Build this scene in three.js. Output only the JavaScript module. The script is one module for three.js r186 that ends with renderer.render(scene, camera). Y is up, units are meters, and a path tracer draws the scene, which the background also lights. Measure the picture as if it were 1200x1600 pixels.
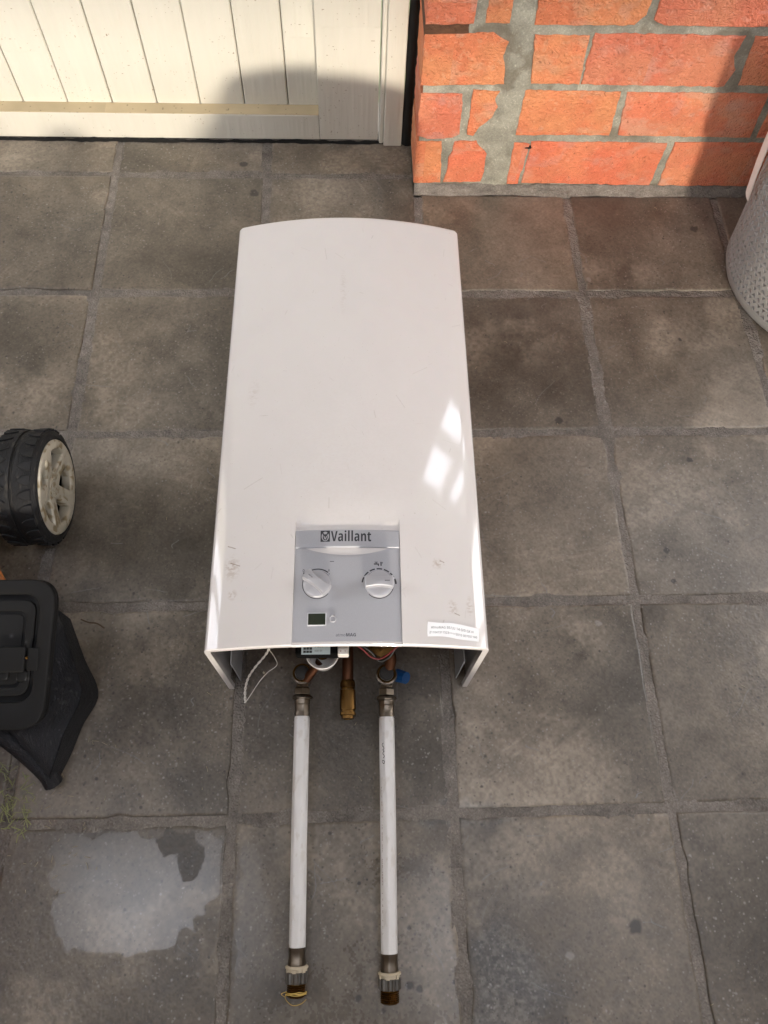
import * as THREE from 'three';
import { mergeGeometries, mergeVertices, toCreasedNormals } from 'three/addons/utils/BufferGeometryUtils.js';
import { RoundedBoxGeometry } from 'three/addons/geometries/RoundedBoxGeometry.js';

// ---------------------------------------------------------------- camera, sky, sun, exposure
const scene = new THREE.Scene();
const camera = new THREE.PerspectiveCamera(67.46, 768 / 1024, 0.02, 900);
camera.position.set(0, 1.1122, 0);
camera.rotation.order = 'YXZ';
camera.rotation.set(-1.13204, -0.09554, 0.07711);

const renderer = new THREE.WebGLRenderer({ antialias: true });
renderer.toneMapping = THREE.LinearToneMapping;
renderer.toneMappingExposure = 1.06;
renderer.shadowMap.enabled = true;
renderer.shadowMap.type = THREE.PCFSoftShadowMap;
renderer.setSize(768, 1024);

// ---- noise
function mulberry(a) { return () => { a |= 0; a = a + 0x6D2B79F5 | 0; let t = Math.imul(a ^ a >>> 15, 1 | a); t = t + Math.imul(t ^ t >>> 7, 61 | t) ^ t; return ((t ^ t >>> 14) >>> 0) / 4294967296; }; }
const rnd = mulberry(20417);
const rr = (a, b) => a + (b - a) * rnd();
const HT = new Float32Array(65536); { const r0 = mulberry(77); for (let i = 0; i < 65536; i++) HT[i] = r0(); }
const hsh = (x, y, s) => HT[(Math.imul(x, 73856093) ^ Math.imul(y, 19349663) ^ Math.imul(s, 83492791)) >>> 8 & 65535];
function vn(x, y, s = 0) {
  const xi = Math.floor(x), yi = Math.floor(y); let fx = x - xi, fy = y - yi;
  fx = fx * fx * (3 - 2 * fx); fy = fy * fy * (3 - 2 * fy);
  const a = hsh(xi, yi, s), b = hsh(xi + 1, yi, s), c = hsh(xi, yi + 1, s), d = hsh(xi + 1, yi + 1, s);
  return a + (b - a) * fx + (c - a) * fy + (a - b - c + d) * fx * fy;
}
function fbm(x, y, o = 4, s = 0) { let v = 0, a = 0.5, n = 0; for (let i = 0; i < o; i++) { v += a * vn(x, y, s + i * 7); n += a; a *= 0.5; x = x * 2.03 + 5.1; y = y * 2.03 + 1.7; } return v / n; }
const clamp = (v, a = 0, b = 1) => v < a ? a : v > b ? b : v;
const sstep = (a, b, v) => { const t = clamp((v - a) / (b - a)); return t * t * (3 - 2 * t); };
const mix = (a, b, t) => a + (b - a) * t;

// ---- sky: pale blue daylight with thin cloud
{
  const W = 256, H = 128, d = new Float32Array(W * H * 4);
  for (let j = 0; j < H; j++) for (let i = 0; i < W; i++) {
    const el = ((j + 0.5) / H - 0.5) * Math.PI, az = (i + 0.5) / W * Math.PI * 2;
    const h = clamp(Math.sin(el)), cx = Math.cos(az) * Math.cos(el) * 2.2, cy = Math.sin(az) * Math.cos(el) * 2.2 + h * 1.3;
    const cl = sstep(0.42, 0.75, fbm(cx + 9, cy + 4, 4, 3)) * 0.55;
    const t = Math.pow(h, 0.5);
    let r = mix(1.06, 0.78, t), g = mix(0.96, 0.82, t), b = mix(0.84, 0.94, t);
    r = mix(r, 1.12, cl); g = mix(g, 1.10, cl); b = mix(b, 1.08, cl);
    if (el < 0) { r = 0.30; g = 0.29; b = 0.26; }
    const k = (j * W + i) * 4; d[k] = r; d[k + 1] = g; d[k + 2] = b; d[k + 3] = 1;
  }
  const t = new THREE.DataTexture(d, W, H, THREE.RGBAFormat, THREE.FloatType);
  t.mapping = THREE.EquirectangularReflectionMapping; t.magFilter = THREE.LinearFilter; t.minFilter = THREE.LinearFilter; t.wrapS = THREE.RepeatWrapping; t.needsUpdate = true;
  scene.background = t; scene.environment = t;
  scene.backgroundIntensity = 8.0; scene.environmentIntensity = 8.0;
}
// ---- sun: low, behind the camera and a little to the right, softened by haze
{
  const sun = new THREE.DirectionalLight(new THREE.Color(1.0, 0.89, 0.74), 3.1);
  const az = THREE.MathUtils.degToRad(7.2), el = THREE.MathUtils.degToRad(10.4), D = 12;
  sun.position.set(Math.sin(az) * Math.cos(el) * D, Math.sin(el) * D, Math.cos(az) * Math.cos(el) * D - 1);
  sun.target.position.set(0, 0, -1); sun.castShadow = true;
  sun.shadow.radius = 8; sun.shadow.mapSize.set(4096, 4096);
  const c = sun.shadow.camera; c.left = -3; c.right = 3; c.top = 3; c.bottom = -3; c.near = 0.5; c.far = 30;
  scene.add(sun, sun.target);
}

// ---------------------------------------------------------------- helpers
const used = {};
function numbered(n) { const k = used[n] = (used[n] ?? -1) + 1; return k ? n + '_' + String(k).padStart(3, '0') : n; }
function mesh(name, geo, m, parent = scene) { const o = new THREE.Mesh(geo, m); o.name = parent === scene ? numbered(name) : name; o.castShadow = o.receiveShadow = true; parent.add(o); return o; }
function thing(name, label, category, pos = [0, 0, 0], group) { const g = new THREE.Group(); g.name = numbered(name); g.position.set(...pos); g.userData = { label, category }; if (group) g.userData.group = group; scene.add(g); return g; }
function struct(name, label) { const g = new THREE.Group(); g.name = numbered(name); g.userData = { kind: 'structure', label }; scene.add(g); return g; }
const box = (x0, x1, y0, y1, z0, z1) => new THREE.BoxGeometry(x1 - x0, y1 - y0, z1 - z0).translate((x0 + x1) / 2, (y0 + y1) / 2, (z0 + z1) / 2);
const rbox = (x0, x1, y0, y1, z0, z1, r = 0.002, s = 2) => new RoundedBoxGeometry(x1 - x0, y1 - y0, z1 - z0, s, r).translate((x0 + x1) / 2, (y0 + y1) / 2, (z0 + z1) / 2);
const V = (x, y, z) => new THREE.Vector3(x, y, z);
function cyl(a, b, ra, rb = ra, seg = 24, open = false) { // cylinder from point a to b
  const d = new THREE.Vector3().subVectors(b, a), g = new THREE.CylinderGeometry(rb, ra, d.length(), seg, 1, open);
  g.translate(0, d.length() / 2, 0); g.applyQuaternion(new THREE.Quaternion().setFromUnitVectors(V(0, 1, 0), d.normalize())); g.translate(a.x, a.y, a.z); return g;
}
function latheAlong(a, b, prof, seg = 28) { // prof: [t (metres along), r]
  const d = new THREE.Vector3().subVectors(b, a).normalize(), g = new THREE.LatheGeometry(prof.map(([t, r]) => new THREE.Vector2(r, t)), seg);
  g.applyQuaternion(new THREE.Quaternion().setFromUnitVectors(V(0, 1, 0), d)); g.translate(a.x, a.y, a.z); return toCreasedNormals(g, 0.6);
}
const tube = (pts, r, seg = 40, rs = 8) => new THREE.TubeGeometry(new THREE.CatmullRomCurve3(pts), seg, r, rs, false);
function quadGeo(P, N, U, I) { const g = new THREE.BufferGeometry(); g.setAttribute('position', new THREE.Float32BufferAttribute(P, 3)); if (U) g.setAttribute('uv', new THREE.Float32BufferAttribute(U, 2)); g.setIndex(I); g.computeVertexNormals(); return g; }
function gridGeo(xs, zs, f, uvf) { // f(a,b)->[x,y,z]
  const P = [], U = [], I = [], n = xs.length;
  for (const b of zs) for (const a of xs) { P.push(...f(a, b)); U.push(...(uvf ? uvf(a, b) : [a, b])); }
  for (let j = 0; j < zs.length - 1; j++) for (let i = 0; i < n - 1; i++) { const k = j * n + i; I.push(k, k + n, k + 1, k + 1, k + n, k + n + 1); }
  return quadGeo(P, null, U, I);
}
const lin = (a, b, n) => Array.from({ length: n + 1 }, (_, i) => a + (b - a) * i / n);
function std(o) { return new THREE.MeshStandardMaterial(o); }
function phys(o) { return new THREE.MeshPhysicalMaterial(o); }
const lrgb = (r, g, b) => new THREE.Color().setRGB(r, g, b);
const S8 = (v) => { v = clamp(v); return Math.round(255 * (v <= 0.0031308 ? 12.92 * v : 1.055 * Math.pow(v, 1 / 2.4) - 0.055)); };
function dataTex(n, f, srgb, m = n) { // f(u,v)->[r,g,b] linear or a scalar
  const d = new Uint8Array(n * m * 4);
  for (let j = 0; j < m; j++) for (let i = 0; i < n; i++) {
    const c = f((i + 0.5) / n, (j + 0.5) / m), k = (j * n + i) * 4;
    if (srgb) { d[k] = S8(c[0]); d[k + 1] = S8(c[1]); d[k + 2] = S8(c[2]); } else d[k] = d[k + 1] = d[k + 2] = Math.round(255 * clamp(c));
    d[k + 3] = 255;
  }
  const t = new THREE.DataTexture(d, n, m, THREE.RGBAFormat, THREE.UnsignedByteType);
  if (srgb) t.colorSpace = THREE.SRGBColorSpace;
  t.wrapS = t.wrapT = THREE.RepeatWrapping; t.magFilter = THREE.LinearFilter; t.minFilter = THREE.LinearMipmapLinearFilter; t.generateMipmaps = true; t.needsUpdate = true; return t;
}
function inPoly(P, x, y) { let c = false; for (let i = 0, j = P.length - 1; i < P.length; j = i++) { const [a, b] = P[i], [e, f] = P[j]; if ((b > y) !== (f > y) && x < (e - a) * (y - b) / (f - b) + a) c = !c; } return c; }
function polyDist(P, x, y) { // signed: positive inside
  const q = P.bb ??= [Math.min(...P.map((p) => p[0])) - 0.035, Math.max(...P.map((p) => p[0])) + 0.035, Math.min(...P.map((p) => p[1])) - 0.035, Math.max(...P.map((p) => p[1])) + 0.035]; if (x < q[0] || x > q[1] || y < q[2] || y > q[3]) return -1;
  let m = 1e9; for (let i = 0, j = P.length - 1; i < P.length; j = i++) { const [a, b] = P[i], [e, f] = P[j], dx = e - a, dy = f - b, t = clamp(((x - a) * dx + (y - b) * dy) / (dx * dx + dy * dy)); m = Math.min(m, Math.hypot(x - a - t * dx, y - b - t * dy)); }
  return inPoly(P, x, y) ? m : -m;
}

// ---------------------------------------------------------------- floor of concrete tiles
const TX = -0.4663, TZ = -1.2671, T = 0.3;
const DOORZ = -1.362, BRZ = -1.232;
const FX0 = -1.2, FZ0 = -1.4, FS = 2.4;
const stains = {
  film: [[-0.403, -0.055], [-0.36, -0.048], [-0.268, -0.050], [-0.22, -0.052], [-0.179, -0.048], [-0.171, 0.018], [-0.186, 0.036], [-0.202, 0.043], [-0.209, 0.064], [-0.221, 0.06], [-0.235, 0.088], [-0.262, 0.086], [-0.317, 0.089], [-0.369, 0.083], [-0.384, 0.056]],
  filmB: [[-0.15, -0.05], [-0.128, -0.03], [-0.118, 0.012], [-0.105, 0.042], [-0.107, 0.088], [-0.071, 0.097], [-0.035, 0.094], [-0.016, 0.08], [-0.014, 0.059], [-0.001, 0.037], [0.008, -0.02], [0.05, -0.03], [0.12, 0.0], [0.13, 0.25], [-0.15, 0.25]],
  blob: [[-0.272, -0.046], [-0.248, -0.06], [-0.214, -0.05], [-0.200, -0.028], [-0.204, 0.004], [-0.222, 0.006], [-0.234, -0.010], [-0.238, -0.022], [-0.256, -0.024]],
  dampA: [[-0.254, -0.122], [-0.198, -0.129], [-0.161, -0.124], [-0.164, -0.075], [-0.237, -0.083]],
  dampB: [[-0.34, -0.232], [-0.251, -0.239], [-0.229, -0.194], [-0.279, -0.16], [-0.329, -0.17]],
  cream: [[0.645, -0.791], [0.662, -0.763], [0.722, -0.723], [0.715, -0.671], [0.57, -0.674], [0.622, -0.71]],
  limeBR: [[0.148, 0.092], [0.183, 0.064], [0.221, 0.101], [0.24, 0.15], [0.19, 0.2], [0.146, 0.2]],
  limeC: [[0.073, -0.065], [0.126, -0.084], [0.178, -0.073], [0.239, -0.065], [0.177, -0.056], [0.1, -0.052]],
};
const spots = [[0.354, -0.689, 0.008], [0.497, -0.448, 0.006], [0.498, -0.396, 0.005], [-0.214, -1.298, 0.009], [-0.188, -1.217, 0.010], [0.359, 0.075, 0.009], [0.678, -1.129, 0.009], [0.567, -0.612, 0.006], [0.065, 0.131, 0.006], [0.077, 0.135, 0.005], [0.598, -0.861, 0.004], [0.067, 0.068, 0.003], [0.074, 0.075, 0.002], [0.049, 0.127, 0.003], [0.001, 0.143, 0.004], [0.032, 0.157, 0.003]];
for (let i = 0; i < 170; i++) spots.push([rr(-0.75, 0.75), rr(-1.3, 0.25), rr(0.0008, 0.0021)]);
for (let i = 0; i < 22; i++) spots.push([rr(0.0, 0.16), rr(-0.02, 0.25), rr(0.001, 0.003)]);
const pale = []; for (let i = 0; i < 420; i++) pale.push([rr(-0.75, 0.75), rr(-1.3, 0.25), rr(0.0007, 0.0016)]);
pale.push([0.285, -0.36, 0.004], [0.37, -0.33, 0.006], [0.27, 0.105, 0.006], [0.45, -1.0, 0.006]);
const scratches = []; for (let i = 0; i < 190; i++) { const a = rr(0, 3.14), l = rr(0.01, 0.06), x = rr(-0.7, 0.7), z = rr(-1.2, 0.25); scratches.push([x, z, x + Math.cos(a) * l, z + Math.sin(a) * l, rr(0.25, 1)]); }
const N = 2048;
const floorC = new Float32Array(N * N * 3), floorR = new Float32Array(N * N), floorB = new Float32Array(N * N);
for (let j = 0; j < N; j++) for (let i = 0; i < N; i++) {
  const x = FX0 + (i + 0.5) / N * FS, z = FZ0 + (j + 0.5) / N * FS, k = j * N + i;
  const ci = Math.floor((x - TX) / T), cj = Math.floor((z - TZ) / T), th = hsh(ci, cj, 5), th2 = hsh(ci, cj, 9), th3 = hsh(ci, cj, 13);
  const lx = x + th * 3.1, lz = z + th2 * 2.3;
  const big = fbm(lx * 5, lz * 5, 4, 1), mid = fbm(lx * 22, lz * 22, 6, 2), ang = th3 * 3.1, sx = lx * Math.cos(ang) + lz * Math.sin(ang), sz = -lx * Math.sin(ang) + lz * Math.cos(ang), scuff = fbm(sx * 14 + 1.5 * vn(lx * 9, lz * 9, 44), sz * 120, 4, 45), fine = vn(x * 420, z * 420, 3), fine2 = vn(x * 210, z * 210, 4), cloud = fbm(lx * 9 + mid * 0.8, lz * 9, 4, 8);
  let v = 0.130 * (0.84 + 0.30 * th) * (0.34 + 1.32 * big) * (0.56 + 0.88 * mid);
  v *= 0.70 + 0.36 * fine + 0.24 * fine2; v += 0.03 * sstep(0.66, 0.8, scuff) * sstep(0.5, 0.7, vn(lx * 7, lz * 7, 46));
  v += 0.06 * sstep(0.52, 0.75, cloud) * (0.5 + fine2);                 // pale scuffed dust
  const grit = vn(x * 640, z * 640, 21); if (grit > 0.80) v += 0.09 * (grit - 0.86) / 0.14 * sstep(0.4, 0.7, fbm(x * 12, z * 12, 2, 33));
  let ro = 0.42 + 0.16 * (mid - 0.5) + 0.10 * (fine - 0.5), bu = 0.5 + 0.20 * (fine - 0.5) + 0.16 * (fine2 - 0.5) + 0.18 * (mid - 0.5);
  let hue = 0.4 * th3 + 0.8 * (vn(lx * 6, lz * 6, 15) - 0.5);
  const wx = x + (fbm(x * 60, z * 60, 4, 41) - 0.5) * 0.026, wz = z + (fbm(x * 60 + 9, z * 60, 4, 43) - 0.5) * 0.026;
  const near = z > -0.3 && x > -0.45 && x < 0.3;
  let cool = 0;
  if (near) {
    const f = Math.max(sstep(-0.002, 0.0015, polyDist(stains.film, wx, wz)) * (1 - sstep(-0.001, 0.0015, polyDist(stains.blob, wx, wz))), sstep(-0.002, 0.002, polyDist(stains.filmB, wx, wz)) * 0.8);
    ro = mix(ro, 0.25 + 0.08 * (mid - 0.5), f); bu = mix(bu, 0.5, f);
    const dA = Math.max(sstep(-0.02, 0.012, polyDist(stains.dampA, wx, wz)), sstep(-0.03, 0.02, polyDist(stains.dampB, wx, wz)) * 0.7);
    v *= 1 - 0.42 * dA * (0.5 + 0.7 * mid); v *= 1 - 0.45 * sstep(-0.001, 0.0015, polyDist(stains.blob, wx, wz));
    const li = Math.max(sstep(-0.012, 0.01, polyDist(stains.limeBR, wx, wz)) * 0.8, sstep(-0.012, 0.008, polyDist(stains.limeC, wx, wz)));
    v += li * 0.07 * sstep(0.40, 0.70, fbm(x * 230, z * 230, 4, 51)); cool = li * 0.7;
  }
  if (x > 0.5 && x < 0.78 && z < -0.6 && z > -0.85) { const c = sstep(-0.012, 0.006, polyDist(stains.cream, wx, wz)); v += c * 0.055; }
  const warm = [1.17 + 0.07 * hue, 1.0, 0.80 - 0.07 * hue], gr = [1.03, 1.0, 0.95];
  floorC[k * 3] = v * mix(warm[0], gr[0], cool); floorC[k * 3 + 1] = v * mix(warm[1], gr[1], cool); floorC[k * 3 + 2] = v * mix(warm[2], gr[2], cool);
  floorR[k] = ro; floorB[k] = bu;
}
function splat(x, z, r, f) { const n = Math.ceil(r * 1.35 / FS * N) + 1, ci = Math.round((x - FX0) / FS * N), cj = Math.round((z - FZ0) / FS * N); for (let j = -n; j <= n; j++) for (let i = -n; i <= n; i++) { const a = ci + i, b = cj + j; if (a < 0 || b < 0 || a >= N || b >= N) continue; const X = FX0 + (a + 0.5) / N * FS - x, Z = FZ0 + (b + 0.5) / N * FS - z, d = Math.hypot(X, Z) / (r * (r < 0.0023 ? 0.9 : 0.7 + 0.6 * vn(Math.atan2(Z, X) * 1.3 + 9, x * 900, 5))); if (d < 1) f(b * N + a, 1 - d); } }
for (const [x, z, r] of spots) splat(x, z, r, (k, w) => { const a = 0.75 * Math.min(1, w * 3); for (let c = 0; c < 3; c++) floorC[k * 3 + c] = mix(floorC[k * 3 + c], 0.022, a); floorB[k] -= 0.1 * a; });
for (const [x, z, r] of pale) splat(x, z, r, (k, w) => { const a = 0.6 * Math.min(1, w * 3); for (let c = 0; c < 3; c++) floorC[k * 3 + c] = mix(floorC[k * 3 + c], 0.30 - 0.02 * c, a); });
{ // grain of the concrete: thousands of small pale and dark flecks
  const gr = mulberry(991); const fleck = (n, val, aMin, aMax, rMin, rMax, sd) => { for (let i = 0; i < n; i++) { const x = -0.85 + 1.7 * gr(), z = -1.38 + 1.7 * gr(), m = sstep(0.35, 0.65, fbm(x * 6, z * 6, 3, sd)); const a = mix(aMin, aMax, gr()) * (0.25 + 0.75 * m), r = mix(rMin, rMax, gr() * gr()); splat(x, z, r, (k, w) => { const q = a * Math.min(1, w * 2.5); for (let c = 0; c < 3; c++) floorC[k * 3 + c] = mix(floorC[k * 3 + c], val * (1 - 0.06 * c), q); }); } };
  fleck(24000, 0.34, 0.2, 0.75, 0.0010, 0.0024, 501); fleck(17000, 0.025, 0.25, 0.75, 0.0010, 0.0028, 502);
}
for (const [x0, z0, x1, z1, s] of scratches) { const n = 90; for (let i = 0; i <= n; i++) { const t = i / n, x = mix(x0, x1, t) + 0.003 * Math.sin(t * 5 + x0 * 40), z = mix(z0, z1, t), a = Math.round((x - FX0) / FS * N), b = Math.round((z - FZ0) / FS * N); if (a < 0 || b < 0 || a >= N || b >= N) continue; const k = b * N + a; for (let c = 0; c < 3; c++) floorC[k * 3 + c] = mix(floorC[k * 3 + c], 0.20, 0.35 * s); } }
const pick = (u, v) => Math.min(N - 1, Math.floor(v * N)) * N + Math.min(N - 1, Math.floor(u * N));
const tileMat = std({
  map: dataTex(N, (u, v) => { const k = pick(u, v) * 3; return [floorC[k], floorC[k + 1], floorC[k + 2]]; }, true),
  roughnessMap: dataTex(N, (u, v) => floorR[pick(u, v)]), bumpMap: dataTex(N, (u, v) => floorB[pick(u, v)]), bumpScale: 0.0012, roughness: 1, metalness: 0,
});
const mortarMat = std({
  map: dataTex(512, (u, v) => { const a = fbm(u * 24, v * 24, 4, 61), f = vn(u * 256, v * 256, 62), b = fbm(u * 5, v * 5, 3, 63); let k = 0.170 * (0.6 + 0.6 * a) * (0.75 + 0.45 * f) * (0.7 + 0.6 * b); if (f > 0.85) k += 0.06 * (a); return [k * 1.13, k, k * 0.87]; }, true),
  bumpMap: dataTex(512, (u, v) => 0.6 * vn(u * 180, v * 180, 64) + 0.4 * vn(u * 80, v * 80, 65)), bumpScale: 0.0018, roughness: 0.95,
});
const floor = struct('floor', 'floor of square grey brown concrete tiles with rough mortar joints');
const fuv = (x, z) => [(x - FX0) / FS, (z - FZ0) / FS];
function tileGeo(x0, x1, z0, z1, lift, tilt) {
  const per = [], nS = 14;
  const side = (ax, az, bx, bz, nx, nz) => { for (let i = 0; i < nS; i++) { const t = i / nS, e = (i === 0 ? 1.2 : 1), x = mix(ax, bx, t), z = mix(az, bz, t); let j = (vn(x * 37 + z * 37, z * 11 + x * 13, 71) - 0.5) * 0.0020 + (rnd() - 0.5) * 0.0010; if (rnd() < 0.06) j -= rr(0.001, 0.004); per.push([x + nx * j * e, z + nz * j * e, nx, nz, i === 0]); } };
  side(x0, z0, x1, z0, 0, -1); side(x1, z0, x1, z1, 1, 0); side(x1, z1, x0, z1, 0, 1); side(x0, z1, x0, z0, -1, 0);
  const cx = (x0 + x1) / 2, cz = (z0 + z1) / 2, n = per.length, P = [], U = [], I = [];
  const hy = (x, z) => lift + tilt[0] * (x - cx) + tilt[1] * (z - cz);
  const ring = (inset, dy, bottom) => { for (const [x, z] of per) { const dx = cx - x, dz = cz - z, ix = x + Math.sign(dx) * Math.min(inset, Math.abs(dx)) * (Math.abs(dx) > 0.02 ? 1 : 0), iz = z + Math.sign(dz) * Math.min(inset, Math.abs(dz)) * (Math.abs(dz) > 0.02 ? 1 : 0); P.push(ix, bottom ? dy : hy(ix, iz) + dy, iz); U.push(...fuv(ix, iz)); } };
  ring(0, -0.03, true); ring(0, -0.0022); ring(0.0016, -0.0006); ring(0.005, 0); P.push(cx, hy(cx, cz), cz); U.push(...fuv(cx, cz));
  for (let r = 0; r < 3; r++) for (let i = 0; i < n; i++) { const a = r * n + i, b = r * n + (i + 1) % n; I.push(a, a + n, b, b, a + n, b + n); }
  for (let i = 0; i < n; i++) I.push(3 * n + i, 4 * n, 3 * n + (i + 1) % n);
  return quadGeo(P, null, U, I);
}
const gapAt = (s) => 0.0050 + 0.0020 * s;
for (let j = -1; j < 11; j++) for (let i = -4; i < 6; i++) {
  let x0 = TX + i * T, x1 = x0 + T, z0 = TZ + j * T, z1 = z0 + T;
  const g = () => gapAt(rnd());
  if (x0 > 0.1) { if (j < 0) continue; if (j === 0) z0 = -1.217 - 0.006; }
  if (j < 0) z0 = -1.40;
  mesh('floor_tile', tileGeo(x0 + g(), x1 - g(), z0 + (j < 0 ? 0 : g()), z1 - g(), rr(-0.0012, 0.0008), [rr(-0.004, 0.004), rr(-0.004, 0.004)]), tileMat, floor);
}
function mortarStrip(ax, az, bx, bz, w, amp = 1) {
  const L = Math.hypot(bx - ax, bz - az), nL = Math.round(L / 0.005), dx = (bx - ax) / L, dz = (bz - az) / L;
  return gridGeo(lin(-w / 2, w / 2, 7), lin(0, L, nL), (a, s) => { const x = ax + dx * s + dz * a, z = az + dz * s - dx * a; const h = -0.0038 + amp * (0.0042 * fbm(x * 24, z * 24, 2, 81) + 0.0016 * (vn(x * 230, z * 230, 82) - 0.5)); return [x, Math.min(h, 0.0004), z]; }, (a, s) => [(ax + dx * s + dz * a) / 0.35, (az + dz * s - dx * a) / 0.35]);
}
for (let i = -3; i < 6; i++) mesh('mortar_joint', mortarStrip(TX + i * T, i >= 2 ? -1.21 : -1.39, TX + i * T, TZ + 11 * T, 0.024), mortarMat, floor);
for (let j = 0; j < 11; j++) mesh('mortar_joint', mortarStrip(TX - 4 * T, TZ + j * T + 0.0003, j === 0 ? 0.128 : TX + 6 * T, TZ + j * T + 0.0003, 0.024), mortarMat, floor);
mesh('screed', box(TX - 4 * T, TX + 6 * T, -0.06, -0.012, -1.5, TZ + 11 * T), mortarMat, floor);

// ground beyond the tiles
{
  const grassMat = std({ map: dataTex(256, (u, v) => { const a = fbm(u * 40, v * 40, 3, 91), b = vn(u * 6, v * 6, 92); return [0.06 + 0.04 * a * b, 0.085 + 0.05 * a, 0.03 + 0.01 * a]; }, true), roughness: 1 });
  const g = new THREE.PlaneGeometry(800, 800).rotateX(-Math.PI / 2); const uv = g.attributes.uv; for (let i = 0; i < uv.count; i++) uv.setXY(i, uv.getX(i) * 400, uv.getY(i) * 400);
  const o = mesh('ground', g.translate(0, -0.07, 0), grassMat); o.userData = { kind: 'structure', label: 'grass ground reaching out beyond the tiled floor' };
}

// ---------------------------------------------------------------- brick wall
const brickMaps = [0, 1, 2].map((s) => dataTex(512, (u, v) => {
  const a = fbm(u * 7, v * 7, 4, 100 + s * 9), b = fbm(u * 30, v * 30, 3, 101 + s * 9), f = vn(u * 230, v * 230, 102), bl = sstep(0.38, 0.74, fbm(u * 5 + 3, v * 5 + s, 3, 104 + s));
  let k = (0.86 + 0.24 * a) * (0.88 + 0.22 * b) * (0.93 + 0.12 * f), r = 0.60 * k, g = mix(0.175, 0.22, bl) * k, bb = mix(0.092, 0.112, bl) * k; const ch = sstep(0.70, 0.76, fbm(u * 26, v * 26, 4, 109 + s)); r = mix(r, 0.60, ch * 0.25); g = mix(g, 0.34, ch * 0.25); bb = mix(bb, 0.24, ch * 0.25);
  const gray = sstep(0.66, 0.8, fbm(u * 9, v * 9, 3, 106 + s)) * 0.35; r = mix(r, 0.46, gray); g = mix(g, 0.25, gray); bb = mix(bb, 0.21, gray);
  const sme = sstep(0.58, 0.74, fbm(u * 6 + s * 3, v * 9, 4, 113 + s)) * 0.38 * (0.6 + 0.6 * b); r = mix(r, 0.50, sme); g = mix(g, 0.33, sme); bb = mix(bb, 0.24, sme); const p = vn(u * 120, v * 120, 107 + s); if (p > 0.93) { r *= 0.55; g *= 0.5; bb *= 0.5; }
  const sc = vn(u * 16 + v * 150, v * 30 - u * 90, 108 + s); if (sc > 0.9) { r += 0.05; g += 0.06; bb += 0.05; }
  return [r, g, bb];
}, true));
const brickBump = dataTex(512, (u, v) => 0.5 * fbm(u * 60, v * 60, 3, 110) + 0.3 * vn(u * 200, v * 200, 111) + 0.2 * fbm(u * 9, v * 9, 2, 112));
const brickMats = []; for (const m of brickMaps) for (const tint of [[1, 1, 1], [1.03, 0.90, 0.88], [1.01, 1.06, 0.92], [0.95, 0.93, 1.0]]) brickMats.push(std({ map: m, bumpMap: brickBump, bumpScale: 0.006, roughness: 0.86, color: lrgb(...tint) }));
const wallMortarMat = std({ map: dataTex(512, (u, v) => { const a = fbm(u * 16, v * 16, 4, 120), f = vn(u * 240, v * 240, 121), c = fbm(u * 4, v * 4, 3, 122); let k = 0.28 * (0.55 + 0.8 * a) * (0.82 + 0.32 * f) * (0.8 + 0.4 * c); if (f > 0.92) k *= 1.4; const d = sstep(0.55, 0.72, fbm(u * 9, v * 9, 4, 126)) * 0.55; return [mix(k * 1.02, 0.12, d), mix(k * 0.98, 0.095, d), mix(k * 0.80, 0.065, d)]; }, true), bumpMap: dataTex(512, (u, v) => 0.6 * vn(u * 170, v * 170, 123) + 0.4 * vn(u * 60, v * 60, 124)), bumpScale: 0.0016, roughness: 0.96 });
const brickWall = thing('brick_wall', 'orange red brick wall with grey mortar and a filled vertical chase beside the door', 'brick wall');
function roughPoly(P, step, amp) {
  const out = []; for (let i = 0; i < P.length; i++) { const [a, b] = P[i], [c, d] = P[(i + 1) % P.length], L = Math.hypot(c - a, d - b), n = Math.max(1, Math.round(L / step)), nx = (d - b) / L, ny = -(c - a) / L; for (let k = 0; k < n; k++) { const t = k / n, x = mix(a, c, t), y = mix(b, d, t), j = (vn(x * 120 + y * 40, y * 120, 131) - 0.5) * 2 * amp * (k ? 1 : 0.4); out.push(new THREE.Vector2(x + nx * j, y + ny * j)); } } return out;
}
function brickGeo(P, depth, step = 0.008, amp = 0.0016) {
  const g = new THREE.ExtrudeGeometry(new THREE.Shape(roughPoly(P, step, amp)), { depth: depth - 0.0012, bevelEnabled: true, bevelThickness: 0.0012, bevelSize: 0.0012, bevelOffset: 0.0016, bevelSegments: 1 });
  const p = g.attributes.position, uv = g.attributes.uv, ox = rnd(), oy = rnd();
  for (let i = 0; i < p.count; i++) { const z = p.getZ(i); uv.setXY(i, (p.getX(i) + z) / 0.34 + ox, (p.getY(i)) / 0.34 + oy); }
  return g;
}
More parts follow.
